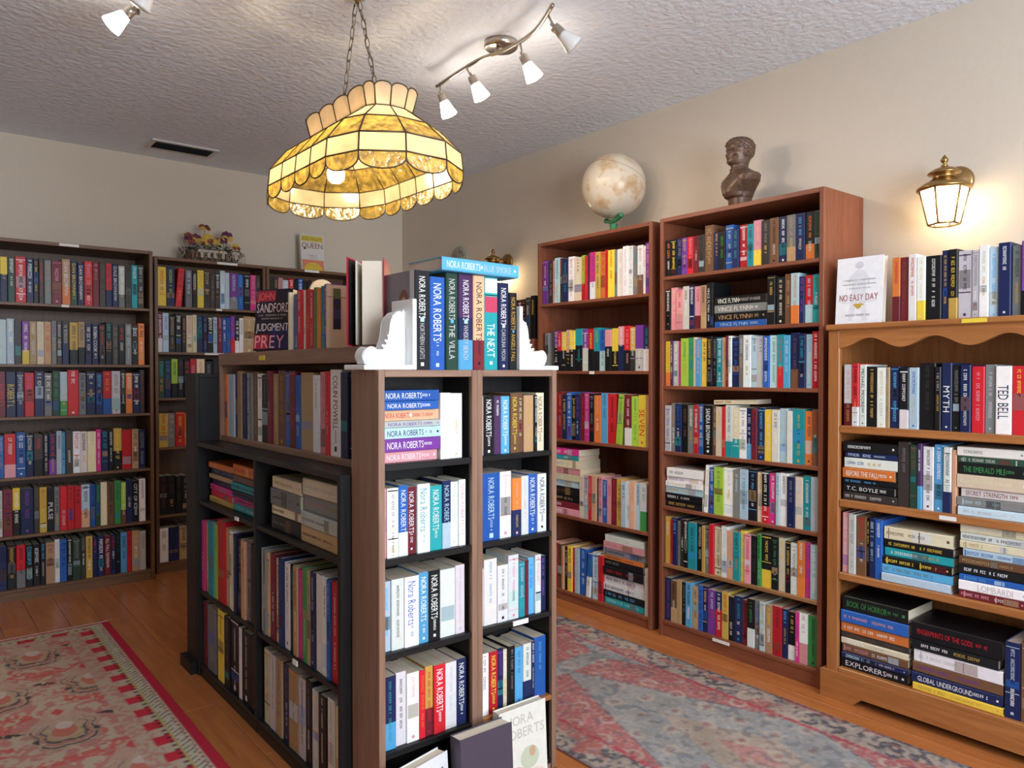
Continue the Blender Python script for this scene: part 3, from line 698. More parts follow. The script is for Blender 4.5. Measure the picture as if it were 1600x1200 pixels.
for i,bk in enumerate(BOOKS):
    if i not in single:
        bk['small']=True; tmp=MB(); book_geom(bk,tmp,tmp)
        rest_c.add(tmp.v,tmp.f,tmp.c,bk['mat']); continue
    cov=MB(); pg=MB(); book_geom(bk,cov,pg)
    o=cov.build('hardback_book' if bk['kind']=='hardback' else 'paperback_book',M['cover'],None,True)
    o.matrix_world=bk['mat']
    po=pg.build('page_block',M['page'],o,True)
    L=lab(bk)
    tag(o,L,'book',bk['place'].replace('of the','of the')+' books' if True else None)
    if len(labels[L])>1:
        q=bk['spec']; k=labels[L].index(i)
        o['label']=f"{CN[q['c']]} {bk['kind']}, {ORD[bk['i']]} book of its row, {bk['place']}"
ro=rest_c.build('books',M['cover'],None,True)
tag(ro,'rows of small books filling the farther and shadowed shelves','books',kind='stuff')

# ------------------------------------------------------------------ face-out and loose books
def face_book(name, label, mat, w_, h, d, cover, spine, prints, group=None, back=None, kind='hardback'):
    """mat puts the book's spine edge bottom corner; front cover is the +u side"""
    cov=MB(); pg=MB()
    bk=dict(w=w_,h=h,d=d,spec=dict(c='k',tx='k',lo=None,up=None,txt=None),kind=kind,small=True)
    t=.0022; c=.002
    poly=[(0,d),(0,c),(c,0),(w_-c,0),(w_,c),(w_,d),(w_-t,d),(w_-t,t),(t,t),(t,d)]
    n=len(poly); v=[(x,y,z) for z in (0,h) for x,y in poly]
    F=[list(range(n))[::-1]]+[[i,(i+1)%n,n+(i+1)%n,n+i] for i in range(n)]+[[n+i for i in range(n)]]
    cc=[cover]*len(F)
    for i in (1,2,3): cc[1+i]=spine
    cov.add(v,F,cc)
    pg.box(t,w_-t,t,d-.003,.003,h-.003,(.70,.62,.48))
    e=w_+.0003; lay=[0]
    def fr(a,b_): return (e+lay[0],a,b_)
    for pr in prints:
        lay[0]+=.00008
        if pr[0]=='rect': _,a0,a1,b0,b1,k=pr; cov.add([fr(a0*d,b0*h),fr(a1*d,b0*h),fr(a1*d,b1*h),fr(a0*d,b1*h)],[[0,1,2,3]],k)
        elif pr[0]=='poly': cov.add([fr(a*d,b_*h) for a,b_ in pr[1]],[list(range(len(pr[1])))],pr[2])
        elif pr[0]=='ell':
            _,ca,cb,ra,rb,k=pr; cov.add([fr((ca+ra*math.cos(q*PI/12))*d,(cb+rb*math.sin(q*PI/12))*h) for q in range(24)],[list(range(24))],k)
        elif pr[0]=='text': _,tx,a0,a1,bc,hh,k=pr; put_text(cov,tx,lambda a,b_: fr(a0*d+a,bc*h+b_),(a1-a0)*d,hh*h,k)
        elif pr[0]=='fine': _,a0,a1,bc,hh,k=pr; pseudo(cov,lambda a,b_: fr(a0*d+a,bc*h+b_),(a1-a0)*d,hh*h,k)
    o=cov.build(name,M['cover'],None,True); o.matrix_world=mat
    pg.build('page_block',M['page'],o,True)
    return tag(o,label,'book',group)
R180=Matrix.Rotation(PI,4,'Z'); Rm90=Matrix.Rotation(-PI/2,4,'Z')
gry=(.50,.52,.57)
face_book('hardback_book','white hardback facing out with a ghostly grey figure and red title on pine bookcase',
 Matrix.Translation((2.618,1.372,PH))@R180@Matrix.Rotation(math.radians(-4),4,'Y'),.028,.232,.165,(.86,.87,.90),(.05,.05,.22),
 [('ell',.5,.88,.09,.055,(.62,.64,.69)),('poly',[(.26,.66),(.40,.78),(.46,.81),(.54,.81),(.62,.78),(.74,.66),(.70,.58),(.66,.68),(.64,.46),(.36,.46),(.34,.68),(.30,.58)],(.72,.74,.78)),
  ('poly',[(.36,.46),(.64,.46),(.66,.25),(.70,.04),(.60,.04),(.54,.25),(.50,.38),(.44,.25),(.38,.04),(.28,.04),(.34,.25)],(.76,.78,.82)),
  ('fine',.15,.85,.655,.017,(.2,.2,.22)),('fine',.13,.87,.59,.017,(.2,.2,.22)),('fine',.24,.76,.53,.014,(.3,.3,.33)),
  ('text','NO EASY DAY',.09,.91,.395,.105,(.36,.06,.08)),('rect',.14,.86,.318,.322,(.45,.45,.5)),
  ('poly',[(.38,.285),(.44,.30),(.50,.295),(.56,.30),(.63,.285),(.57,.265),(.55,.235),(.50,.215),(.46,.235),(.43,.262)],(.55,.36,.06)),
  ('fine',.23,.77,.125,.026,(.25,.25,.28))])
for k,(yy,hh,th,cn) in enumerate(((1.372,.245,.014,(.6,.36,.14)),(1.356,.238,.020,(.015,.016,.03)),(1.333,.234,.022,(.55,.3,.2)))):
    face_book('hardback_book',['tan','black','rust-brown'][k]+' hardback peeping up behind the white face-out book',Matrix.Translation((2.68,yy-th,PH))@Rm90@Matrix.Translation((-th,0,0)),th,hh,.15,cn,cn,[],'books behind the face-out book')
face_book('hardback_book','crime hardback with big red and white title facing out on the one-row shelf unit',
 Matrix.Translation((.982,2.635,1.23))@Matrix.Rotation(PI+math.radians(27),4,'Z')@Matrix.Rotation(math.radians(-6),4,'Y'),.03,.215,.16,(.022,.018,.03),(.03,.02,.03),
 [('rect',0.02,.55,.80,.98,(.30,.03,.05)),('text','JOHN',.06,.52,.89,.13,(.75,.12,.12)),('text','SANDFORD',.05,.95,.70,.16,(.80,.62,.62)),('fine',.08,.9,.575,.03,(.5,.4,.4)),('fine',.2,.8,.52,.025,(.5,.4,.4)),
  ('rect',0.5,.99,.02,.45,(.03,.03,.12)),('text','JUDGMENT',.06,.95,.385,.13,(.82,.74,.74)),('rect',.02,.42,.03,.26,(.45,.03,.06)),('text','PREY',.05,.85,.15,.22,(.80,.35,.38))])
face_book('hardback_book','white and orange hardback with yellow heading standing on a walnut bookcase against the wall',
 Matrix.Translation((2.055,4.765,1.82))@Rm90@Matrix.Rotation(math.radians(-7),4,'Y'),.03,.25,.165,(.68,.64,.60),(.6,.58,.5),
 [('rect',.04,.96,.82,.97,(.62,.50,.08)),('text',"ALEX HALEY'S",.08,.92,.89,.08,(.22,.16,.03)),('text','QUEEN',.06,.94,.71,.15,(.20,.07,.03)),('ell',.18,.62,.05,.03,(.2,.07,.03)),
  ('fine',.32,.68,.44,.025,(.2,.2,.25)),('fine',.38,.62,.40,.02,(.2,.2,.25)),('fine',.3,.7,.355,.022,(.2,.2,.25)),('rect',.04,.96,.02,.32,(.68,.24,.14)),
  ('poly',[(.5+.40*math.cos(q*PI/14),.02+.23*math.sin(q*PI/14)) for q in range(15)],(.72,.52,.07)),('fine',.33,.68,.18,.02,(.3,.2,.05))])
# three hardbacks leaning against the foot of the racks
def lean(x,y,rz,tilt): return Matrix.Translation((x,y,0))@Matrix.Rotation(rz,4,'Z')@Matrix.Rotation(tilt,4,'X')@Rm90
face_book('hardback_book','pale pastel hardback with embossed author name standing at the foot of the wooden-shelf rack',lean(1.240,1.575,.0,math.radians(-3))@Matrix.Translation((-.03,0,0)),.03,.24,.165,(.74,.72,.64),(.7,.68,.6),
 [('text','NORA',.12,.72,.86,.115,(.50,.47,.42)),('text','ROBERTS',.06,.95,.71,.115,(.50,.47,.42)),('ell',.62,.40,.2,.13,(.52,.56,.42)),('ell',.68,.46,.07,.06,(.55,.36,.22)),('ell',.3,.2,.26,.14,(.70,.42,.36)),('ell',.75,.16,.2,.1,(.72,.60,.52))])
face_book('hardback_book','plain plum-grey hardback standing in front of the rack divider',lean(1.068,1.512,.0,math.radians(-3))@Matrix.Translation((-.045,0,0)),.045,.245,.165,(.075,.06,.085),(.07,.055,.08),[])
face_book('hardback_book','white jacketed hardback turned slantwise at the foot of a rack',lean(.912,1.515,.22,math.radians(-4))@Matrix.Rotation(math.radians(0),4,'X')@Matrix.Translation((-.035,0,0)),.035,.212,.15,(.74,.74,.76),(.7,.7,.75),[('text','NORA',.2,.95,.80,.12,(.12,.12,.16))])
# hardback standing half open on the shelf unit
ob=empty('open_hardback',(1.075,1.945,1.23),math.atan2(-.777,-.629)-PI/2+.06,'red hardback standing half open with black endpapers beside the white bookend','book')
part('page_block',M['page'],ob,lambda b: b.box(-.032,.024,.004,.155,.003,.228,(.72,.62,.50)),True)
part('cover_board',M['cover'],ob,lambda b: (b.box(-.035,-.0325,0,.16,0,.236,(.45,.02,.05))),True)
def ob1(b):
    m_=Matrix.Translation((.0275,0,0))@Matrix.Rotation(-.22,4,'Z')
    b.box(0,.0025,0,.162,0,.238,(.45,.02,.05),m_); b.box(-.0006,-.0001,.012,.155,.004,.234,(.016,.014,.014),m_)
    for k in range(16): b.box(-.0010,-.0007,.04,.04+rnd.uniform(.05,.09),.20-k*.0095,.2025-k*.0095,(.12,.03,.03) if k<3 else (.09,.09,.09),m_)
part('cover_board',M['cover'],ob,ob1,True)
part('loose_leaf',M['page'],ob,lambda b: b.box(0,.0012,.004,.15,.003,.230,(.74,.70,.6),Matrix.Translation((.026,0,0))@Matrix.Rotation(-.10,4,'Z')),True)
part('spine',M['cover'],ob,lambda b: b.box(-.035,.030,-.003,0,0,.236,(.40,.02,.045)),True)
# cream book rack with rounded ends
br=empty('book_rack',(.97,2.33,1.23),-PI/2,'cream book rack with rounded end boards holding a coloured set','rack')
cream=plain('cream_paint',(.72,.60,.42),.5)
def endb(x):
    def f(b):
        pts=[(0,0),(.16,0),(.16,.16)]+[(.115+.045*math.cos(q*PI/10),.19+.045*math.sin(q*PI/10)) for q in range(0,11)]+[(.07,.185),(0,.185)]
        b.prism(pts,x,x+.010,mat=Matrix(((0,0,1,0),(1,0,0,0),(0,1,0,0),(0,0,0,1))))
    return f
part('end_board',cream,br,endb(-.0135)); eb=part('end_board',cream,br,endb(.2655))
part('picture_strip',M['print'],br,lambda b: [b.box(.2756,.2765,.018,.042,.055+.03*k,.085+.03*k,cc) for k,cc in enumerate(((.02,.02,.05),(.05,.05,.14),(.03,.03,.06),(.12,.15,.06)))],True)
part('groove',M['lead'],br,lambda b: b.box(.2754,.276,.0,.066,.1485,.1500))

# ------------------------------------------------------------------ white corbel bookends
def bookend(x, sx, label):
    e=empty('bookend',(x,1.70,1.165),0,label,'bookend','white corbel bookends')
    prof=[(.0,.012),(.105,.012),(.118,.02),(.124,.033),(.120,.047),(.109,.056),(.096,.056),(.086,.049),(.076,.046),(.066,.052),(.057,.066),(.051,.085),(.048,.105),(.045,.124),(.038,.139),(.026,.148),(.012,.150),(.0,.146)]
    P=[]
    for i in range(len(prof)):
        a=prof[i]; c=prof[(i+1)%len(prof)]; P.append(a)
        if 1<=i<len(prof)-1:
            z=prof[i-1]; q=prof[(i+2)%len(prof)]
            P.append(((-z[0]+9*a[0]+9*c[0]-q[0])/16,(-z[1]+9*a[1]+9*c[1]-q[1])/16))
    def corb(b):
        pts=[(sx*a,c) for a,c in P]
        if sx<0: pts=pts[::-1]
        n=len(pts); y0,y1=-.024,.024; cx=sum(p[0] for p in pts)/n; cz=sum(p[1] for p in pts)/n
        ins=lambda p,k:(cx+(p[0]-cx)*k,cz+(p[1]-cz)*k)
        rings=[[(ins(p,.93)[0],y0,ins(p,.93)[1]) for p in pts],[(p[0],y0+.005,p[1]) for p in pts],[(p[0],y1-.005,p[1]) for p in pts],[(ins(p,.93)[0],y1,ins(p,.93)[1]) for p in pts]]
        v=[p for r_ in rings for p in r_]; F=[list(range(n)),[3*n+i for i in range(n)][::-1]]
        for k in range(3): F+=[[k*n+(i+1)%n,k*n+i,(k+1)*n+i,(k+1)*n+(i+1)%n] for i in range(n)]
        b.add(v,F)
    co=part('corbel',M['white_plaster'],e,corb)
    def leaf(b):   # raised acanthus relief on the corbel's cheek
        for k in range(9):
            t_=k/8; cx=.024+.05*t_**2; cz=.13-.095*t_
            for s_ in (-1,1):
                m_=Matrix.Translation((sx*(cx+.011*s_),-.0238,cz))@Matrix.Rotation(sx*(.6*s_+t_*.8),4,'Y')@Matrix.Diagonal((.005,.0022,.0105,1))
                b.lathe([(.05,-1),(.7,-.5),(1,0),(.7,.6),(.05,1)],8,mat=m_)
    part('relief',M['white_plaster'],co,leaf)
    part('base_plate',M['white_plaster'],e,lambda b: b.bbox(min(0,sx*.138),max(0,sx*.138),-.058,.05,0,.0125,.002))
    part('back_plate',M['white_plaster'],e,lambda b: b.bbox(min(-sx*.011,sx*.001),max(-sx*.011,sx*.001),-.058,.05,0,.180,.002))
    return e
bookend(1.008,-1,'white plaster corbel bookend overhanging the rack edge toward the shelf unit')
bookend(1.3685,1,'white plaster corbel bookend pointing toward the globe bookcase')

# ------------------------------------------------------------------ rugs
def vnoise(X,Y,cell,seed):
    r=np.random.RandomState(seed); G=r.rand(256,256)
    gx=X/cell; gy=Y/cell; x0=np.floor(gx).astype(int); y0=np.floor(gy).astype(int); fx=gx-x0; fy=gy-y0
    fx=fx*fx*(3-2*fx); fy=fy*fy*(3-2*fy)
    g=lambda a,b:G[a%256,b%256]
    return (g(x0,y0)*(1-fx)+g(x0+1,y0)*fx)*(1-fy)+(g(x0,y0+1)*(1-fx)+g(x0+1,y0+1)*fx)*fy
def mixc(C,col_,k): return C*(1-k[...,None])+np.array(col_)*k[...,None]
def rug(name,label,x0,x1,y0,y1,step,paint,th=.007):
    nx_=int((x1-x0)/step); ny_=int((y1-y0)/step)
    xs=np.linspace(x0,x1,nx_+1); ys=np.linspace(y0,y1,ny_+1)
    X,Y=np.meshgrid(xs,ys,indexing='ij')
    Xc=(X[:-1,:-1]+X[1:,1:])/2; Yc=(Y[:-1,:-1]+Y[1:,1:])/2
    C=np.clip(paint(Xc,Yc),.004,1)
    Pd=np.pad(C,((1,1),(1,1),(0,0)),mode='edge'); C=.4*C+.1*(Pd[:-2,1:-1]+Pd[2:,1:-1]+Pd[1:-1,:-2]+Pd[1:-1,2:])+.05*(Pd[:-2,:-2]+Pd[2:,2:]+Pd[:-2,2:]+Pd[2:,:-2])
    V=np.stack([X,Y,np.full_like(X,th)],-1).reshape(-1,3)
    idx=np.arange((nx_+1)*(ny_+1)).reshape(nx_+1,ny_+1)
    Fc=np.stack([idx[:-1,:-1],idx[1:,:-1],idx[1:,1:],idx[:-1,1:]],-1).reshape(-1,4)
    nv=len(V); c4=[(x0,y0),(x1,y0),(x1,y1),(x0,y1)]
    ci=[idx[0,0],idx[-1,0],idx[-1,-1],idx[0,-1]]
    verts=V.tolist()+[(a,b,0.0004) for a,b in c4]
    faces=Fc.tolist()+[[nv+i,nv+(i+1)%4,ci[(i+1)%4],ci[i]] for i in range(4)]+[[nv+3,nv+2,nv+1,nv]]
    me=bpy.data.meshes.new(name); me.from_pydata(verts,[],faces); me.materials.append(M['rug'])
    at=me.color_attributes.new('Col','FLOAT_COLOR','CORNER')
    cc=np.concatenate([np.repeat(C.reshape(-1,3),4,axis=0),np.tile(np.array([[.3,.16,.13]]),(20,1))]); cc=np.concatenate([cc,np.ones((len(cc),1))],1)
    at.data.foreach_set('color',cc.astype(np.float32).ravel())
    o=bpy.data.objects.new(name,me); col.objects.link(o); return tag(o,label,'rug')
RX1,RY1=.735,3.89
def paint_left(X,Y):
    d1=RX1-X; d2=RY1-Y
    C=np.ones(X.shape+(3,))*np.array((.46,.36,.27))
    n1=vnoise(X,Y,.03,1); n2=vnoise(X,Y,.012,2); n3=vnoise(X*1.0,Y,.08,3)
    C=mixc(C,(.45,.14,.13),(n1*.6+n2*.4>.47)*.75); C=mixc(C,(.52,.10,.09),((n3>.66)&(n2>.4))*.85)
    # rows of round blossoms with dark arcs
    px_,py_=.29,.40
    k=np.floor((Y-3.60)/py_+.5); off=(np.mod(k,2))*px_/2
    u=(np.mod(X-.40+off+px_/2,px_)-px_/2); v=(Y-3.60)-k*py_
    wx=(vnoise(X,Y,.03,21)-.5)*.012; wy=(vnoise(X,Y,.03,22)-.5)*.012
    uu=u+wx; vv=v+wy+.01; r=np.sqrt((uu/.9)**2+(vv/1.5)**2)*(1+.10*np.cos(5*np.arctan2(vv,uu)+1.57))
    cup=np.clip((.085-vv)/.10,0,1)
    C=mixc(C,(.46,.33,.25),(r<.112)*.75)
    for rr,tk,cc in ((.106,.003,(.34,.16,.13)),(.093,.0045,(.05,.05,.055)),(.078,.005,(.40,.16,.12)),(.066,.0055,(.04,.045,.06)),(.053,.004,(.38,.29,.13))): C=mixc(C,cc,(np.abs(r-rr)<tk*cup)*(.85*(n2>.18)))
    C=mixc(C,(.48,.13,.09),(np.sqrt(uu**2+((vv+.01)/1.4)**2)<.036)*.85); C=mixc(C,(.55,.48,.42),(np.sqrt((uu-.004)**2+((vv-.035)/1.3)**2)<.024)*.8)
    # small dark leaves between the blossoms
    u2=(np.mod(X-.40+off,px_)-px_/2); C=mixc(C,(.02,.035,.045),((np.abs(u2)/.045+np.abs(v-.04+.35*u2)/.016<1)&(n2>.25))*.9)
    C=mixc(C,(.02,.035,.045),((np.abs(np.abs(u2)-.06)/.012+np.abs(v+.06)/.016<1))*.85)
    C=mixc(C,(.52,.05,.06),((np.abs(u)/.02+np.abs(v-.145)/.03<1))*.9)
    def border(C,d,s):
        cell=np.floor(s/.062)
        blk=(np.mod(cell,2)==0)
        C=mixc(C,(.45,.34,.26),((d<.185)&(d>=.12))*1.0); C=mixc(C,(.45,.20,.17),((d<.185)&(d>=.12)&(vnoise(d,s,.012,5)>.5))*.8)
        C=mixc(C,(.46,.36,.26),((d<.12)&(d>=.08))*1.0)
        C=mixc(C,(.50,.03,.05),((d<.135)&(d>=.082)&blk)*1.0)
        C=mixc(C,(.02,.02,.025),((d<.098)&(d>=.082)&(np.mod(s,.031)<.011))*.95)
        C=mixc(C,(.50,.44,.34),((d<.08)&(d>=.034))*1.0)
        C=mixc(C,(.42,.34,.12),(np.abs(d-.079)<.004)*.9)
        C=mixc(C,(.05,.04,.04),((d<.076)&(d>=.036)&(np.mod(s+d*.9,.026)<.007)&(n2>.3))*.9)
        C=mixc(C,(.40,.06,.08),((d<.050)&(d>=.036)&(np.mod(s-d,.033)<.010))*.9)
        C=mixc(C,(.42,.022,.045),(d<.032)*1.0)
        return C
    dm=np.minimum(d1,d2*1.25); s=np.where(d1<d2*1.25,Y,X)
    C=border(C,dm,s)
    C=mixc(C,(.62,.56,.48),(d2<.010)*1.0)
    return C*(.9+.2*vnoise(X,Y,.3,9))[...,None]
rug('area_rug','red and beige floral rug with a bright red edge, beside the low black bookcase',-.6,RX1,1.75,RY1,.0037,paint_left)
QX0,QX1=1.555,2.415
def paint_right(X,Y):
    n1=vnoise(X,Y,.019,11); n2=vnoise(X,Y,.009,12); n3=vnoise(X,Y,.08,13); n4=vnoise(X*.6,Y*.7,.012,14)
    grey=np.array((.27,.27,.27)); C=np.ones(X.shape+(3,))*grey
    xm=(QX0+QX1)/2; u=np.abs(X-xm)/.32; v=np.mod(Y-1.30+.85,1.7)-.85; v=np.abs(v)
    dia=u+v/.85
    C=mixc(C,(.36,.13,.13),((dia>.98)&(v<.80))*1.0)
    C=mixc(C,(.25,.26,.27),(dia>1.62)*1.0)
    C=mixc(C,(.36,.29,.24),(dia<.42)*1.0)
    C=mixc(C,(.40,.20,.18),(dia<.16)*1.0)
    C=mixc(C,(.10,.12,.15),((np.abs(dia-.98)<.014)|(np.abs(dia-1.62)<.014))*.6)
    cu=np.mod(X,.11)-.055; cv=np.mod(Y+np.floor(X/.11)*.05,.13)-.065; rr=np.sqrt(cu**2+cv**2)
    C=mixc(C,(.42,.34,.28),(np.abs(rr-.026)<.006)*(.75*(n3>.35))); C=mixc(C,(.30,.10,.10),(rr<.012)*.7)
    d=np.minimum(X-QX0,QX1-X)
    bd=(d<.125)
    C=mixc(C,(.37,.30,.25),bd*1.0)
    C=mixc(C,(.06,.06,.085),(bd&(n4*.6+n1*.4>.56))*.85)
    C=mixc(C,(.40,.13,.11),(bd&(vnoise(X,Y*.4,.03,15)>.70))*.8)
    C=mixc(C,(.40,.06,.08),((d>=.125)&(d<.142))*.9)
    C=mixc(C,(.05,.05,.075),((d<.012))*.6)
    C=mixc(C,(.46,.40,.36),(n2>.62)*.38); C=mixc(C,(.10,.11,.14),(n1<.28)*.45)
    return C*(.85+.3*n3)[...,None]
rug('area_rug','faded grey and rose medallion rug between the racks and the cherry bookcases',QX0,QX1,.25,3.35,.0045,paint_right)

# ------------------------------------------------------------------ stained glass hanging lamp
LC=(1.217,2.329)
lamp=empty('stained_glass_lamp',(LC[0],LC[1],1.80),0,'oval amber stained glass lamp hanging on two chains','lamp')
def ringpts(hw,s,e,z):
    P=[(-hw,s-2*s*k/4,z) for k in range(5)]
    P+=[(-hw*math.cos(PI*k/5),-s-e*math.sin(PI*k/5),z) for k in range(1,5)]
    P+=[(hw,-s+2*s*k/4,z) for k in range(5)]
    P+=[(hw*math.cos(PI*k/5),s+e*math.sin(PI*k/5),z) for k in range(1,5)]
    return P
RG=[ringpts(.228,.225,.21,0),ringpts(.222,.224,.205,.057),ringpts(.165,.218,.128,.128),ringpts(.082,.205,.052,.188),ringpts(.098,.212,.066,.256)]
lead=MB(); NP=18
def seg(a,b): lead.tube([a,b],.0028,5)
for k in range(3):
    mt=(M['cream_glass'],M['amber_glass'],M['crown_glass'])[k]
    for i in range(NP):
        j=(i+1)%NP; q=[RG[k][i],RG[k][j],RG[k+1][j],RG[k+1][i]]
        part('glass_panel',mt,lamp,lambda b: b.add(q,[[0,1,2,3]]))
        seg(RG[k][i],RG[k+1][i]); seg(RG[k][i],RG[k][j])
        if k==2: seg(RG[3][i],RG[3][j])
def scallop(a,b,c_top,c_bot,up):
    """panel whose free edge is a rounded scallop; a-b straight edge, free edge bulging by depth"""
    a,b=Vector(a),Vector(b); pts=[a,b]; arc=[]
    for q in range(0,13):
        t_=q/12; p=b.lerp(a,t_); hgt=up(t_); arc.append(p+hgt)
    return pts,arc
for i in range(NP):
    j=(i+1)%NP
    a,b=Vector(RG[0][i]),Vector(RG[0][j])
    arc=[b.lerp(a,.5-.5*math.cos(PI*q/12))+Vector((0,0,-.014-.036*math.sin(PI*q/12)**.8)) for q in range(13)]
    q_=[a,b]+arc
    part('skirt_panel',M['amber_glass'],lamp,lambda m_: m_.add(q_,[list(range(len(q_)))]))
    lead.tube([b]+arc+[a],.0024,5)
    a,b=Vector(RG[3][i]),Vector(RG[3][j]); a2,b2=Vector(RG[4][i]),Vector(RG[4][j])
    arc=[]
    for q in range(13):
        t_=.5-.5*math.cos(PI*q/12); lo_=b.lerp(a,t_); hi_=b2.lerp(a2,t_); arc.append(lo_.lerp(hi_,.72+.28*math.sin(PI*q/12)**.8))
    q2=[a,b]+arc
    part('crown_panel',M['crown_glass'],lamp,lambda m_: m_.add(q2,[list(range(len(q2)))]))
    lead.tube([b]+arc+[a],.0024,5)
lead.build('lead_came',M['lead'],lamp)
part('top_plate',M['brass'],lamp,lambda b: b.prism([(p[0]*.55,p[1]*.9) for p in RG[3]],.1865,.1885))  # unseen plate added under the crown to block the bulbs' upward light
part('spreader_bar',M['brass'],lamp,lambda b: [b.tube([(0,-.205,.188),(0,.205,.188)],.006,8),b.tube([(-.08,-.1,.188),(.08,-.1,.188)],.004,6),b.tube([(-.08,.1,.188),(.08,.1,.188)],.004,6)])
for y in (-.145,.176):
    part('socket',M['brass'],lamp,lambda b: b.lathe([(.004,.188),(.018,.182),(.02,.125),(.016,.12)],14,mat=Matrix.Translation((0,y,0))))
    part('bulb',M['bulb'],lamp,lambda b: b.lathe([(.012,.122),(.016,.108),(.028,.085),(.031,.066),(.028,.048),(.016,.036),(.002,.033)],18,mat=Matrix.Translation((0,y,0))))
def link_mesh():
    b=MB(); P=[]
    for k in range(20):
        q=2*PI*k/20; P.append((.0075*math.cos(q),0,.0175*math.sin(q)+(.004 if math.sin(q)>0 else -.004)))
    b.tube(P,.0015,5,closed=True); return b.mesh('chain_link',M['chain'])
lm=link_mesh()
for y0 in (-.15,.15):
    A=Vector((0,y0,.192)); B_=Vector((0,.008+.012*(1 if y0>0 else -1),.612)); n=12; dr=(B_-A).normalized(); rq=dr.to_track_quat('Z','Y').to_matrix().to_4x4()
    for k in range(n):
        o=bpy.data.objects.new('chain_link',lm); col.objects.link(o); o.parent=lamp
        o.matrix_local=Matrix.Translation(A+(B_-A)*((k+.5)/n))@rq@Matrix.Rotation(PI/2*(k%2)+.5,4,'Z')
    part('cord',M['chain'],lamp,lambda b: b.tube([A+(B_-A)*t_+Vector((.006*math.sin(t_*19),.006*math.cos(t_*19),0)) for t_ in [q/40 for q in range(41)]],.002,5))
part('ceiling_rose',M['brass'],lamp,lambda b: b.lathe([(.004,.608),(.009,.614),(.013,.624),(.034,.633),(.036,.640)],24,mat=Matrix.Translation((0,.008,0))))

# ------------------------------------------------------------------ ceiling track lights
RV=Vector((math.cos(YAW),-math.sin(YAW),0))
def track(label, bar, canopy, heads):
    e=empty('track_light',(canopy[0],canopy[1],HC),0,label,'track light')
    T_=Vector((canopy[0],canopy[1],HC)); L=lambda p: Vector(p)-T_
    part('ceiling_plate',M['nickel'],e,lambda b: b.lathe([(.066,0),(.066,-.02),(.06,-.026),(.002,-.027)][::-1],28))
    P=[L(p) for p in bar]; S=[]
    for i in range(len(P)-1):
        p0=P[max(0,i-1)];p1=P[i];p2=P[i+1];p3=P[min(len(P)-1,i+2)]
        for q in range(8):
            t_=q/8; S.append(.5*((2*p1)+(p2-p0)*t_+(2*p0-5*p1+4*p2-p3)*t_*t_+(3*p1-p0-3*p2+p3)*t_**3))
    S.append(P[-1])
    part('bar',M['nickel'],e,lambda b: b.tube(S,.0075,8))
    mid=sorted(S,key=lambda p:(p.x**2+p.y**2))[:2]
    part('bar_mount',M['nickel'],e,lambda b: [b.tube([p,(p.x*.6,p.y*.6,-.024)],.006,8) for p in mid])
    for piv,dr,lit in heads:
        p=L(piv); d_=Vector(dr).normalized(); near=min(S,key=lambda q:(q-p).length)
        m_=Matrix.Translation(p)@d_.to_track_quat('Z','Y').to_matrix().to_4x4()
        h_=part('lamp_holder',M['nickel'],e,lambda b: (b.lathe([(.003,-.028),(.006,-.024),(.006,-.014),(.016,-.012),(.0175,.0),(.0175,.022),(.02,.024)],16,mat=m_),b.tube([near,near.lerp(p,.5)+Vector((0,0,-.004)),p],.004,6)))
        if lit:   # beam of the bulb, out of the open end of its shade
            sl=bpy.data.lights.new('bulb_beam','SPOT'); sl.energy=15; sl.color=(1.0,.83,.66); sl.spot_size=math.radians(150); sl.spot_blend=1.0; sl.shadow_soft_size=.03
            so=bpy.data.objects.new('bulb_beam',sl); col.objects.link(so); so.parent=e
            so.matrix_local=Matrix.Translation(p+d_*.095)@(-d_).to_track_quat('Z','Y').to_matrix().to_4x4()
        part('glass_shade',M['spot_glass'] if lit else M['off_glass'],h_,lambda b: b.lathe([(.019,.022),(.021,.03),(.027,.052),(.034,.078),(.034,.082),(.02,.086),(.001,.087)],20,mat=m_))
def imd(dx,dy,df=0): return tuple(RV*dx+Vector((0,0,-dy))+FW*df)
track('brushed nickel track light with wavy bar and four frosted shades beside the stained glass lamp',
 [(1.785,2.715,2.375),(1.762,2.396,2.375),(1.800,2.266,2.385),(1.770,2.064,2.375),(1.690,1.875,2.375)],(1.825,2.323),
 [((1.795,2.69,2.325),imd(.38,.92,.1),1),((1.782,2.45,2.325),imd(.45,.88,.1),1),((1.815,2.17,2.325),imd(.48,.86,.1),1),((1.745,1.915,2.325),imd(.74,.66,.1),0)])
track('second nickel track light of which one glowing shade shows near the ceiling vent wall',
 [(.635,2.80,2.375),(.60,2.55,2.375),(.64,2.25,2.375),(.60,1.95,2.375),(.56,1.75,2.375)],(.66,2.27),
 [((.598,2.735,2.345),imd(-.66,.70,-.25),1),((.60,2.45,2.325),imd(-.5,.8),0),((.64,2.1,2.325),imd(-.3,.9),0),((.57,1.8,2.325),imd(.2,.9),0)])

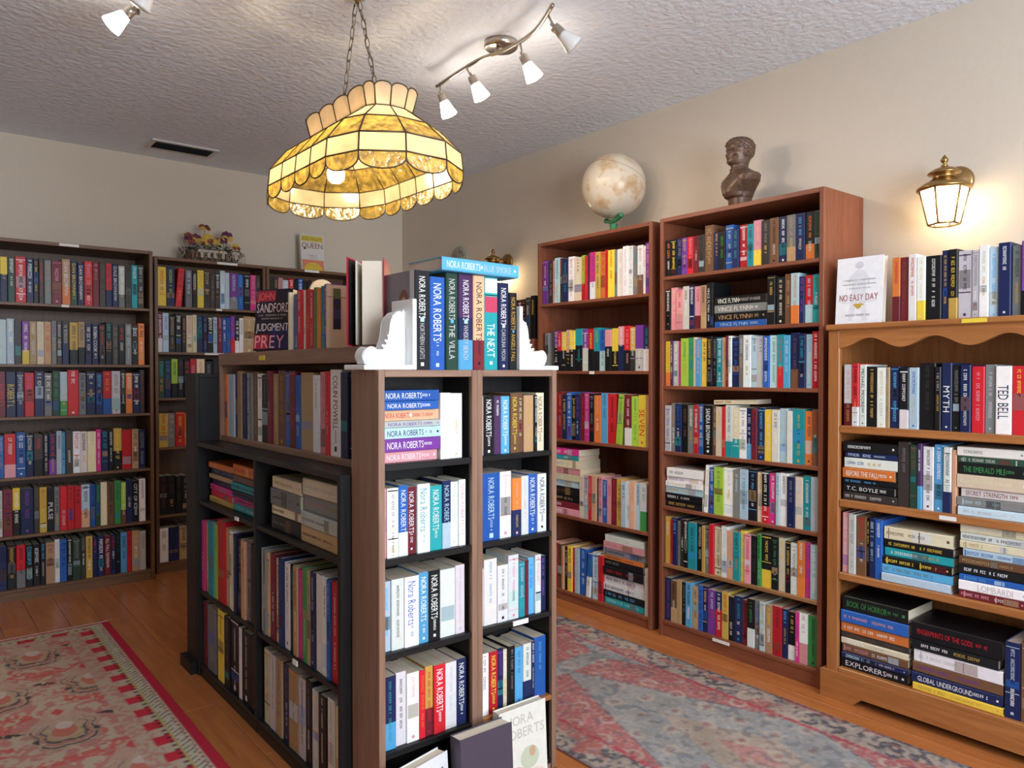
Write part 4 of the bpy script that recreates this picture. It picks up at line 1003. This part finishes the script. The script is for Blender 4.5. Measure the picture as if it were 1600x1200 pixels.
# ------------------------------------------------------------------ wall sconces
def sconce(y, label):
    e=empty('wall_sconce',(XR,y,1.66),-PI/2,label,'wall lamp','brass lantern sconces')   # local -y points into the room
    part('wall_plate',M['brass'],e,lambda b: b.lathe([(.054,0),(.054,.006),(.046,.012),(.04,.013),(.03,.022),(.006,.026)],28,mat=Matrix.Translation((0,0,.165))@Matrix.Rotation(PI/2,4,'X')))
    part('arm',M['brass'],e,lambda b: b.tube([(0,-.02,.165),(0,-.045,.178),(0,-.075,.186),(0,-.10,.18),(0,-.112,.165)],.008,8))
    c=Matrix.Translation((0,-.112,0))
    R0,R1=.048,.075; z0,z1=.004,.125
    hexp=lambda r,z:[(r*math.cos(PI/6+PI/3*k),-.112+r*math.sin(PI/6+PI/3*k),z) for k in range(6)]
    lo,hi=hexp(R0,z0),hexp(R1,z1)
    for k in range(6):
        j=(k+1)%6; part('pane',M['sconce_glass'],e,lambda b: b.add([lo[k],lo[j],hi[j],hi[k]],[[0,1,2,3]]))
    part('frame',M['brass'],e,lambda b: [ (b.tube([lo[k],hi[k]],.0038,6),b.tube([lo[k],lo[(k+1)%6]],.004,6),b.tube([hi[k],hi[(k+1)%6]],.0045,6)) for k in range(6)])
    part('roof',M['brass'],e,lambda b: b.lathe([(.086,.122),(.084,.130),(.062,.145),(.042,.156),(.036,.160),(.036,.172),(.052,.176),(.050,.181),(.034,.192),(.012,.200)],24,mat=c))
    part('finial',M['brass'],e,lambda b: b.lathe([(.006,.198),(.012,.205),(.005,.210),(.010,.216),(.013,.222),(.009,.230),(.002,.240)],14,mat=c))
sconce(1.085,'brass lantern sconce with lit panes above the pine bookcase')
sconce(3.615,'brass lantern sconce in the corner beyond the globe bookcase')

# ------------------------------------------------------------------ ceiling vent, round sign
ve=empty('ceiling_vent',(1.265,4.563,HC),0,'white ceiling vent with dark louvres near the back wall','vent')
part('frame',M['vent'],ve,lambda b: [b.box(-.18,.18,-.093,-.068,-.008,0),b.box(-.18,.18,.068,.093,-.008,0),b.box(-.18,-.155,-.068,.068,-.008,0),b.box(.155,.18,-.068,.068,-.008,0)])
part('duct',M['vent_dark'],ve,lambda b: b.box(-.155,.155,-.068,.068,-.002,0))
for k in range(5): part('slat',M['vent_dark'],ve,lambda b: b.box(-.155,.155,-.012,.012,-.0009,.0009,None,Matrix.Translation((0,-.052+.026*k,-.006))@Matrix.Rotation(.5,4,'X')))
sg=empty('round_sign',(XR,4.118,1.893),-PI/2,'round grey-green wall sign lettered in an arc near the room corner','sign')
part('disc',plain('sign_face',(.40,.40,.32),.6),sg,lambda b: b.lathe([(.098,0),(.098,.008),(.092,.011),(.001,.011)],40,mat=Matrix.Rotation(PI/2,4,'X')))
def signtx(b):
    put_text(b,'AS SEEN',lambda a,c: ((.062+c)*math.sin((a-.075)/.068),-.0114,(.062+c)*math.cos((a-.075)/.068)),.15,.026,(.16,.07,.05))
    pseudo(b,lambda a,c:(a-.04,-.0114,.03+c+.004*math.cos((a-.04)*40)),.08,.009,(.2,.15,.12))
    b.box(-.009,.009,-.0118,-.011,-.03,.006,(.015,.013,.012)); b.box(-.014,.014,-.0118,-.011,-.002,.006,(.015,.013,.012))
part('lettering',M['print'],sg,signtx,True)

# ------------------------------------------------------------------ globe
gl=empty('desk_globe',(2.735,2.585,1.83),0,'cream antique-toned globe on a green stand','globe')
mG,ntG,bG=new_mat('globe_map')
tcG=ntG.nodes.new('ShaderNodeTexCoord'); nG=ntG.nodes.new('ShaderNodeTexNoise'); nG.inputs['Scale'].default_value=9; nG.inputs['Detail'].default_value=8; nG.inputs['Roughness'].default_value=.62
ntG.links.new(tcG.outputs['Object'],nG.inputs['Vector'])
rG=ntG.nodes.new('ShaderNodeValToRGB'); el=rG.color_ramp.elements
el[0].position=.50; el[0].color=(.74,.64,.50,1); el[1].position=.56; el[1].color=(.66,.50,.33,1); x_=el.new(.66); x_.color=(.56,.36,.19,1)
ntG.links.new(nG.outputs['Fac'],rG.inputs['Fac'])
n2=ntG.nodes.new('ShaderNodeTexVoronoi'); n2.inputs['Scale'].default_value=22; ntG.links.new(tcG.outputs['Object'],n2.inputs['Vector'])
r2=ntG.nodes.new('ShaderNodeValToRGB'); r2.color_ramp.elements[0].position=.05; r2.color_ramp.elements[0].color=(.15,.13,.1,1); r2.color_ramp.elements[1].position=.075; r2.color_ramp.elements[1].color=(1,1,1,1)
ntG.links.new(n2.outputs['Distance'],r2.inputs['Fac'])
mm_=ntG.nodes.new('ShaderNodeMix'); mm_.data_type='RGBA'; mm_.blend_type='MULTIPLY'; mm_.inputs[0].default_value=.6
ntG.links.new(rG.outputs['Color'],mm_.inputs[6]); ntG.links.new(r2.outputs['Color'],mm_.inputs[7]); ntG.links.new(mm_.outputs[2],bG.inputs['Base Color'])
bG.inputs['Roughness'].default_value=.28
tilt=Matrix.Translation((0,0,.243))@Matrix.Rotation(.42,4,'Y')@Matrix.Rotation(.1,4,'X')
GR=.157
sp_=part('sphere',mG,gl,lambda b: b.lathe([(max(.0005,GR*math.sin(PI*k/36)),-GR*math.cos(PI*k/36)) for k in range(37)],56,mat=tilt))
part('equator_band',plain('globe_seam',(.42,.28,.18),.5),sp_,lambda b: b.tube([tilt@Vector((GR*1.0*math.cos(2*PI*k/64),GR*1.0*math.sin(2*PI*k/64),.035)) for k in range(64)] if False else [tilt@Vector((math.sqrt(GR**2-.05**2)*math.cos(2*PI*k/64),math.sqrt(GR**2-.05**2)*math.sin(2*PI*k/64),.05)) for k in range(64)],.0011,5,closed=True))
def gstand(b):
    b.lathe([(.085,0),(.085,.006),(.06,.014),(.03,.022),(.02,.03),(.018,.05),(.022,.056),(.004,.06)],28)
    arc=[(.172*math.cos(q)*.62,-.01,.243-.172*math.sin(abs(q)) if False else .243-.172*math.cos(t_)) for q,t_ in [(0,0)]]
    P=[]
    for k in range(17):
        t_=-.42+.84*k/16; P.append((-.172*math.sin(t_)*.3,-.172*math.sin(t_),.243-.172*math.cos(t_)))
    b.tube(P,.0095,8); 
    for q in (P[0],P[-1]): b.lathe([(.003,-.012),(.012,-.008),(.013,0),(.012,.008),(.003,.012)],12,mat=Matrix.Translation(q))
part('stand',M['green'],gl,gstand)

# ------------------------------------------------------------------ bronze bust
def bust():
    key=[(0,.044,.046,.040,3),(.012,.044,.046,.040,3),(.016,.040,.040,.036,3),(.045,.042,.043,.037,2.6),(.052,.046,.062,.044,2.3),(.066,.050,.070,.047,2.3),(.085,.066,.067,.052,2.4),(.105,.085,.060,.056,2.6),(.124,.094,.052,.055,2.6),(.131,.090,.048,.053,2.4),
         (.140,.070,.044,.049,2.2),(.150,.052,.038,.044,2),(.158,.036,.034,.038,2),(.166,.030,.031,.034,2),(.176,.0295,.032,.035,2),(.181,.0325,.042,.035,2.1),(.192,.0365,.0465,.038,2.2),(.205,.0400,.0468,.044,2.2),(.222,.0420,.0468,.050,2.2),
         (.238,.0435,.0470,.053,2.2),(.252,.0440,.0475,.0535,2.2),(.264,.0405,.0435,.049,2),(.274,.034,.036,.041,2),(.282,.022,.024,.028,2),(.287,.002,.002,.003,2)]
    zs=[]
    for i in range(len(key)-1):
        n=max(2,int((key[i+1][0]-key[i][0])/.0022))
        zs+=[key[i][0]+(key[i+1][0]-key[i][0])*k/n for k in range(n)]
    zs.append(key[-1][0]); N=96; V=[]
    g=lambda x,s: math.exp(-(x/s)**2)
    for z in zs:
        i=max(k for k in range(len(key)) if key[k][0]<=z+1e-9); j=min(i+1,len(key)-1)
        t_=0 if i==j else (z-key[i][0])/(key[j][0]-key[i][0])
        t_=t_*t_*(3-2*t_) if False else t_
        hw,fr,bk,ex=[key[i][k]*(1-t_)+key[j][k]*t_ for k in (1,2,3,4)]
        hcx=-.006 if z>.16 else 0
        for k in range(N):
            q=2*PI*k/N; c,s=math.cos(q),math.sin(q)           # front = -y
            x=hw*math.copysign(abs(c)**(2/ex),c); y=(bk if s>0 else fr)*math.copysign(abs(s)**(2/ex),s)
            a=math.atan2(x,-y)                                   # 0 at the front
            r=1.0; off=0
            if z>.178:
                off+=.0068*g(a,.19)*g(z-.2105,.0065)+.0046*g(a,.15)*g(z-.2205,.009)        # nose
                off+=.0035*g(a,.5)*g(z-.2355,.004)                                           # brow
                off-=.0060*(g(a-.42,.20)+g(a+.42,.20))*g(z-.2275,.0048)                     # eye sockets
                off+=.0022*(g(a-.42,.11)+g(a+.42,.11))*g(z-.2272,.0022)
                off-=.0035*g(a,.34)*g(z-.1995,.0016); off+=.0028*g(a,.30)*(g(z-.2022,.0018)+g(z-.1968,.002))
                off+=.0045*g(a,.33)*g(z-.1868,.0055)                                          # chin
                off+=.0030*(g(a-.75,.25)+g(a+.75,.25))*g(z-.217,.008)                        # cheekbones
                off-=.0025*(g(a-.62,.2)+g(a+.62,.2))*g(z-.202,.007)
                off+=.0085*(g(a-1.62,.12)+g(a+1.62,.12))*g(z-.2215,.0105)                    # ears
                hair=1/(1+math.exp(-(z-(.2525 if abs(a)<.9 else .238 if abs(a)<1.45 else .205))/.0016))
                off+=hair*(.0036+.0013*math.sin(a*13+z*420)+.0010*math.sin(a*23-z*300))
            elif z>.05:
                # lapels, shirt opening and bow tie
                vw=max(0,(z-.062))*.55
                off-=.0035*g(abs(a)-vw*7.0,.06)*(1 if z<.15 else 0)
                off-=.0028*(1 if abs(a)<vw*6.5 and z<.152 else 0)
                off+=.0075*g(a,.28)*g(z-.150,.0055)*(.65+.35*abs(math.sin(a*6)))
                off-=.0022*g(a-.95-(.12-z)*5,.07)+.0022*g(a+.95+(.12-z)*5,.07)
                off+=.0022*g(z-.160,.0022)
            off*=1.45 if z>.178 else 1.5
            L=math.hypot(x,y)+1e-9; V.append((x*(1+off/L)+0,y*(1+off/L)+hcx,z))
    F=[[i*N+k,i*N+(k+1)%N,(i+1)*N+(k+1)%N,(i+1)*N+k] for i in range(len(zs)-1) for k in range(N)]
    F.append([k for k in range(N)][::-1]); F.append([(len(zs)-1)*N+k for k in range(N)])
    b=MB(); b.add(V,F,None,None,True); return b
bo=bust().build('portrait_bust',M['bronze']); bo.location=(2.725,1.855,1.83); bo.rotation_euler=(0,0,-2.0); bo.scale=(1.10,1.10,1.06)
tag(bo,'brown bronze portrait bust of a man in coat and bow tie','bust')

# ------------------------------------------------------------------ basket of silk pansies
fb=empty('flower_basket',(1.475,4.735,1.82),0,'twig basket of yellow and plum silk pansies with ivory bows','flowers')
def basket(b):
    for k in range(70):
        q=2*PI*k/70; x,y=.165*math.cos(q),.062*math.sin(q); o=rnd.uniform(.85,1.2)
        b.tube([(x*.85,y*.85,0),(x*1.0+rnd.uniform(-.01,.01),y,.035),(x*1.12*o**.3+rnd.uniform(-.015,.015),y*1.1,.07+rnd.uniform(-.008,.014))],.0022,4)
    for z,r in ((.012,.9),(.035,1.0),(.058,1.08)):
        b.tube([(.165*r*math.cos(2*PI*k/40)+.003*math.sin(k*2.1),.062*r*math.sin(2*PI*k/40),z+.003*math.sin(k*1.7)) for k in range(40)],.004,5,closed=True)
    b.prism([(.14*math.cos(2*PI*k/24),.052*math.sin(2*PI*k/24)) for k in range(24)],0,.012)
part('basket',M['twig'],fb,basket)
def lvs(b):
    for k in range(150):
        x=rnd.uniform(-.15,.155); y=rnd.uniform(-.05,.045); z=.062+rnd.uniform(0,.042)*(1-(x/.19)**2)
        m_=Matrix.Translation((x,y,z))@Matrix.Rotation(rnd.uniform(0,6.3),4,'Z')@Matrix.Rotation(rnd.uniform(-.7,.4),4,'Y')
        l=rnd.uniform(.018,.03)
        b.add([(0,0,0),(l*.4,-l*.42,.003),(l,0,-.004),(l*.4,l*.42,.003),(l*.45,0,.006)],[[0,1,4],[1,2,4],[2,3,4],[3,0,4]],None,m_)
lo_=part('foliage',M['leaf'],fb,lvs); lo_['kind']='stuff'
def bloom(x,y,z,sc_,tl,cols,az):
    st=part('stem',M['leaf'],fb,lambda b: b.tube([(x*.9,y*.7,.07),(x*.96,y,(z+.07)/2),(x,y+.004,z)],.0016,5))
    Mx=Matrix.Translation((x,y,z))@Matrix.Rotation(az,4,'Z')@Matrix.Rotation(tl,4,'X')@Matrix.Scale(sc_,4)
    for k,(ang,cc) in enumerate(zip((90,150,30,215,325),cols)):
        def pet(b):
            A=math.radians(ang); P=[]
            for ring,rr in ((0,.15),(1,.6),(2,1.0)):
                for q in range(9):
                    t_=2*PI*q/9; P.append((math.cos(A)*.018+math.cos(t_)*.0165*rr,-.003-.0016*k+(.004*rr*rr*math.sin(t_*2+k)),math.sin(A)*.018+math.sin(t_)*.0165*rr))
            F=[[i*9+q,i*9+(q+1)%9,(i+1)*9+(q+1)%9,(i+1)*9+q] for i in range(2) for q in range(9)]+[list(range(9))[::-1]]
            b.add(P,F,None,Mx,True)
        part('petal',M[cc],st,pet)
Yp,Pp,Bp='petal_y','petal_p','petal_b'
for a in ((-.095,-.02,.135,1.0,-.1,(Pp,Bp,Pp,Yp,Yp),.2),(-.135,-.015,.145,.8,.2,(Bp,Bp,Bp,Pp,Pp),-.5),(-.125,-.035,.112,.8,.1,(Pp,Bp,Bp,Bp,Pp),.4),(-.042,-.015,.205,1.0,-.7,(Bp,Bp,Pp,Yp,Bp),.1),(-.030,-.03,.140,1.05,.2,(Yp,Yp,Yp,Yp,Bp),-.2),(-.052,-.04,.118,.8,.1,(Yp,Yp,Yp,Bp,Yp),.5),
          (.030,-.02,.128,.85,.15,(Bp,Yp,Yp,Yp,Yp),.3),(.088,-.02,.165,1.15,-.15,(Pp,Pp,Pp,Yp,Yp),.15),(.068,-.03,.140,.7,.1,(Pp,Pp,Pp,Pp,Pp),-.4),(.138,-.03,.105,.85,-.4,(Yp,Yp,Yp,Bp,Bp),.2)): bloom(*a)
for x in (-.075,-.035,.05,.125,.0):
    def bow(b):
        for s_ in (-1,1):
            m_=Matrix.Translation((x+s_*.012,-.071,.062))@Matrix.Rotation(s_*.5,4,'Y')@Matrix.Diagonal((.014,.006,.009,1))
            b.lathe([(.1,-1),(.8,-.5),(1,0),(.8,.5),(.1,1)],10,mat=m_)
            b.box(x+s_*.004-.003,x+s_*.004+.003,-.076,-.073,.022,.060)
    part('bow',M['bow'],fb,bow)
def tw(b):
    for k in range(34):
        x=rnd.uniform(-.19,.19); b.tube([(x,-.06,.066),(x+rnd.uniform(-.02,.02),-.074,.04),(x+rnd.uniform(-.02,.02),-.070,.006)],.0016,4)
part('rim_twine',M['bow'],fb,tw)
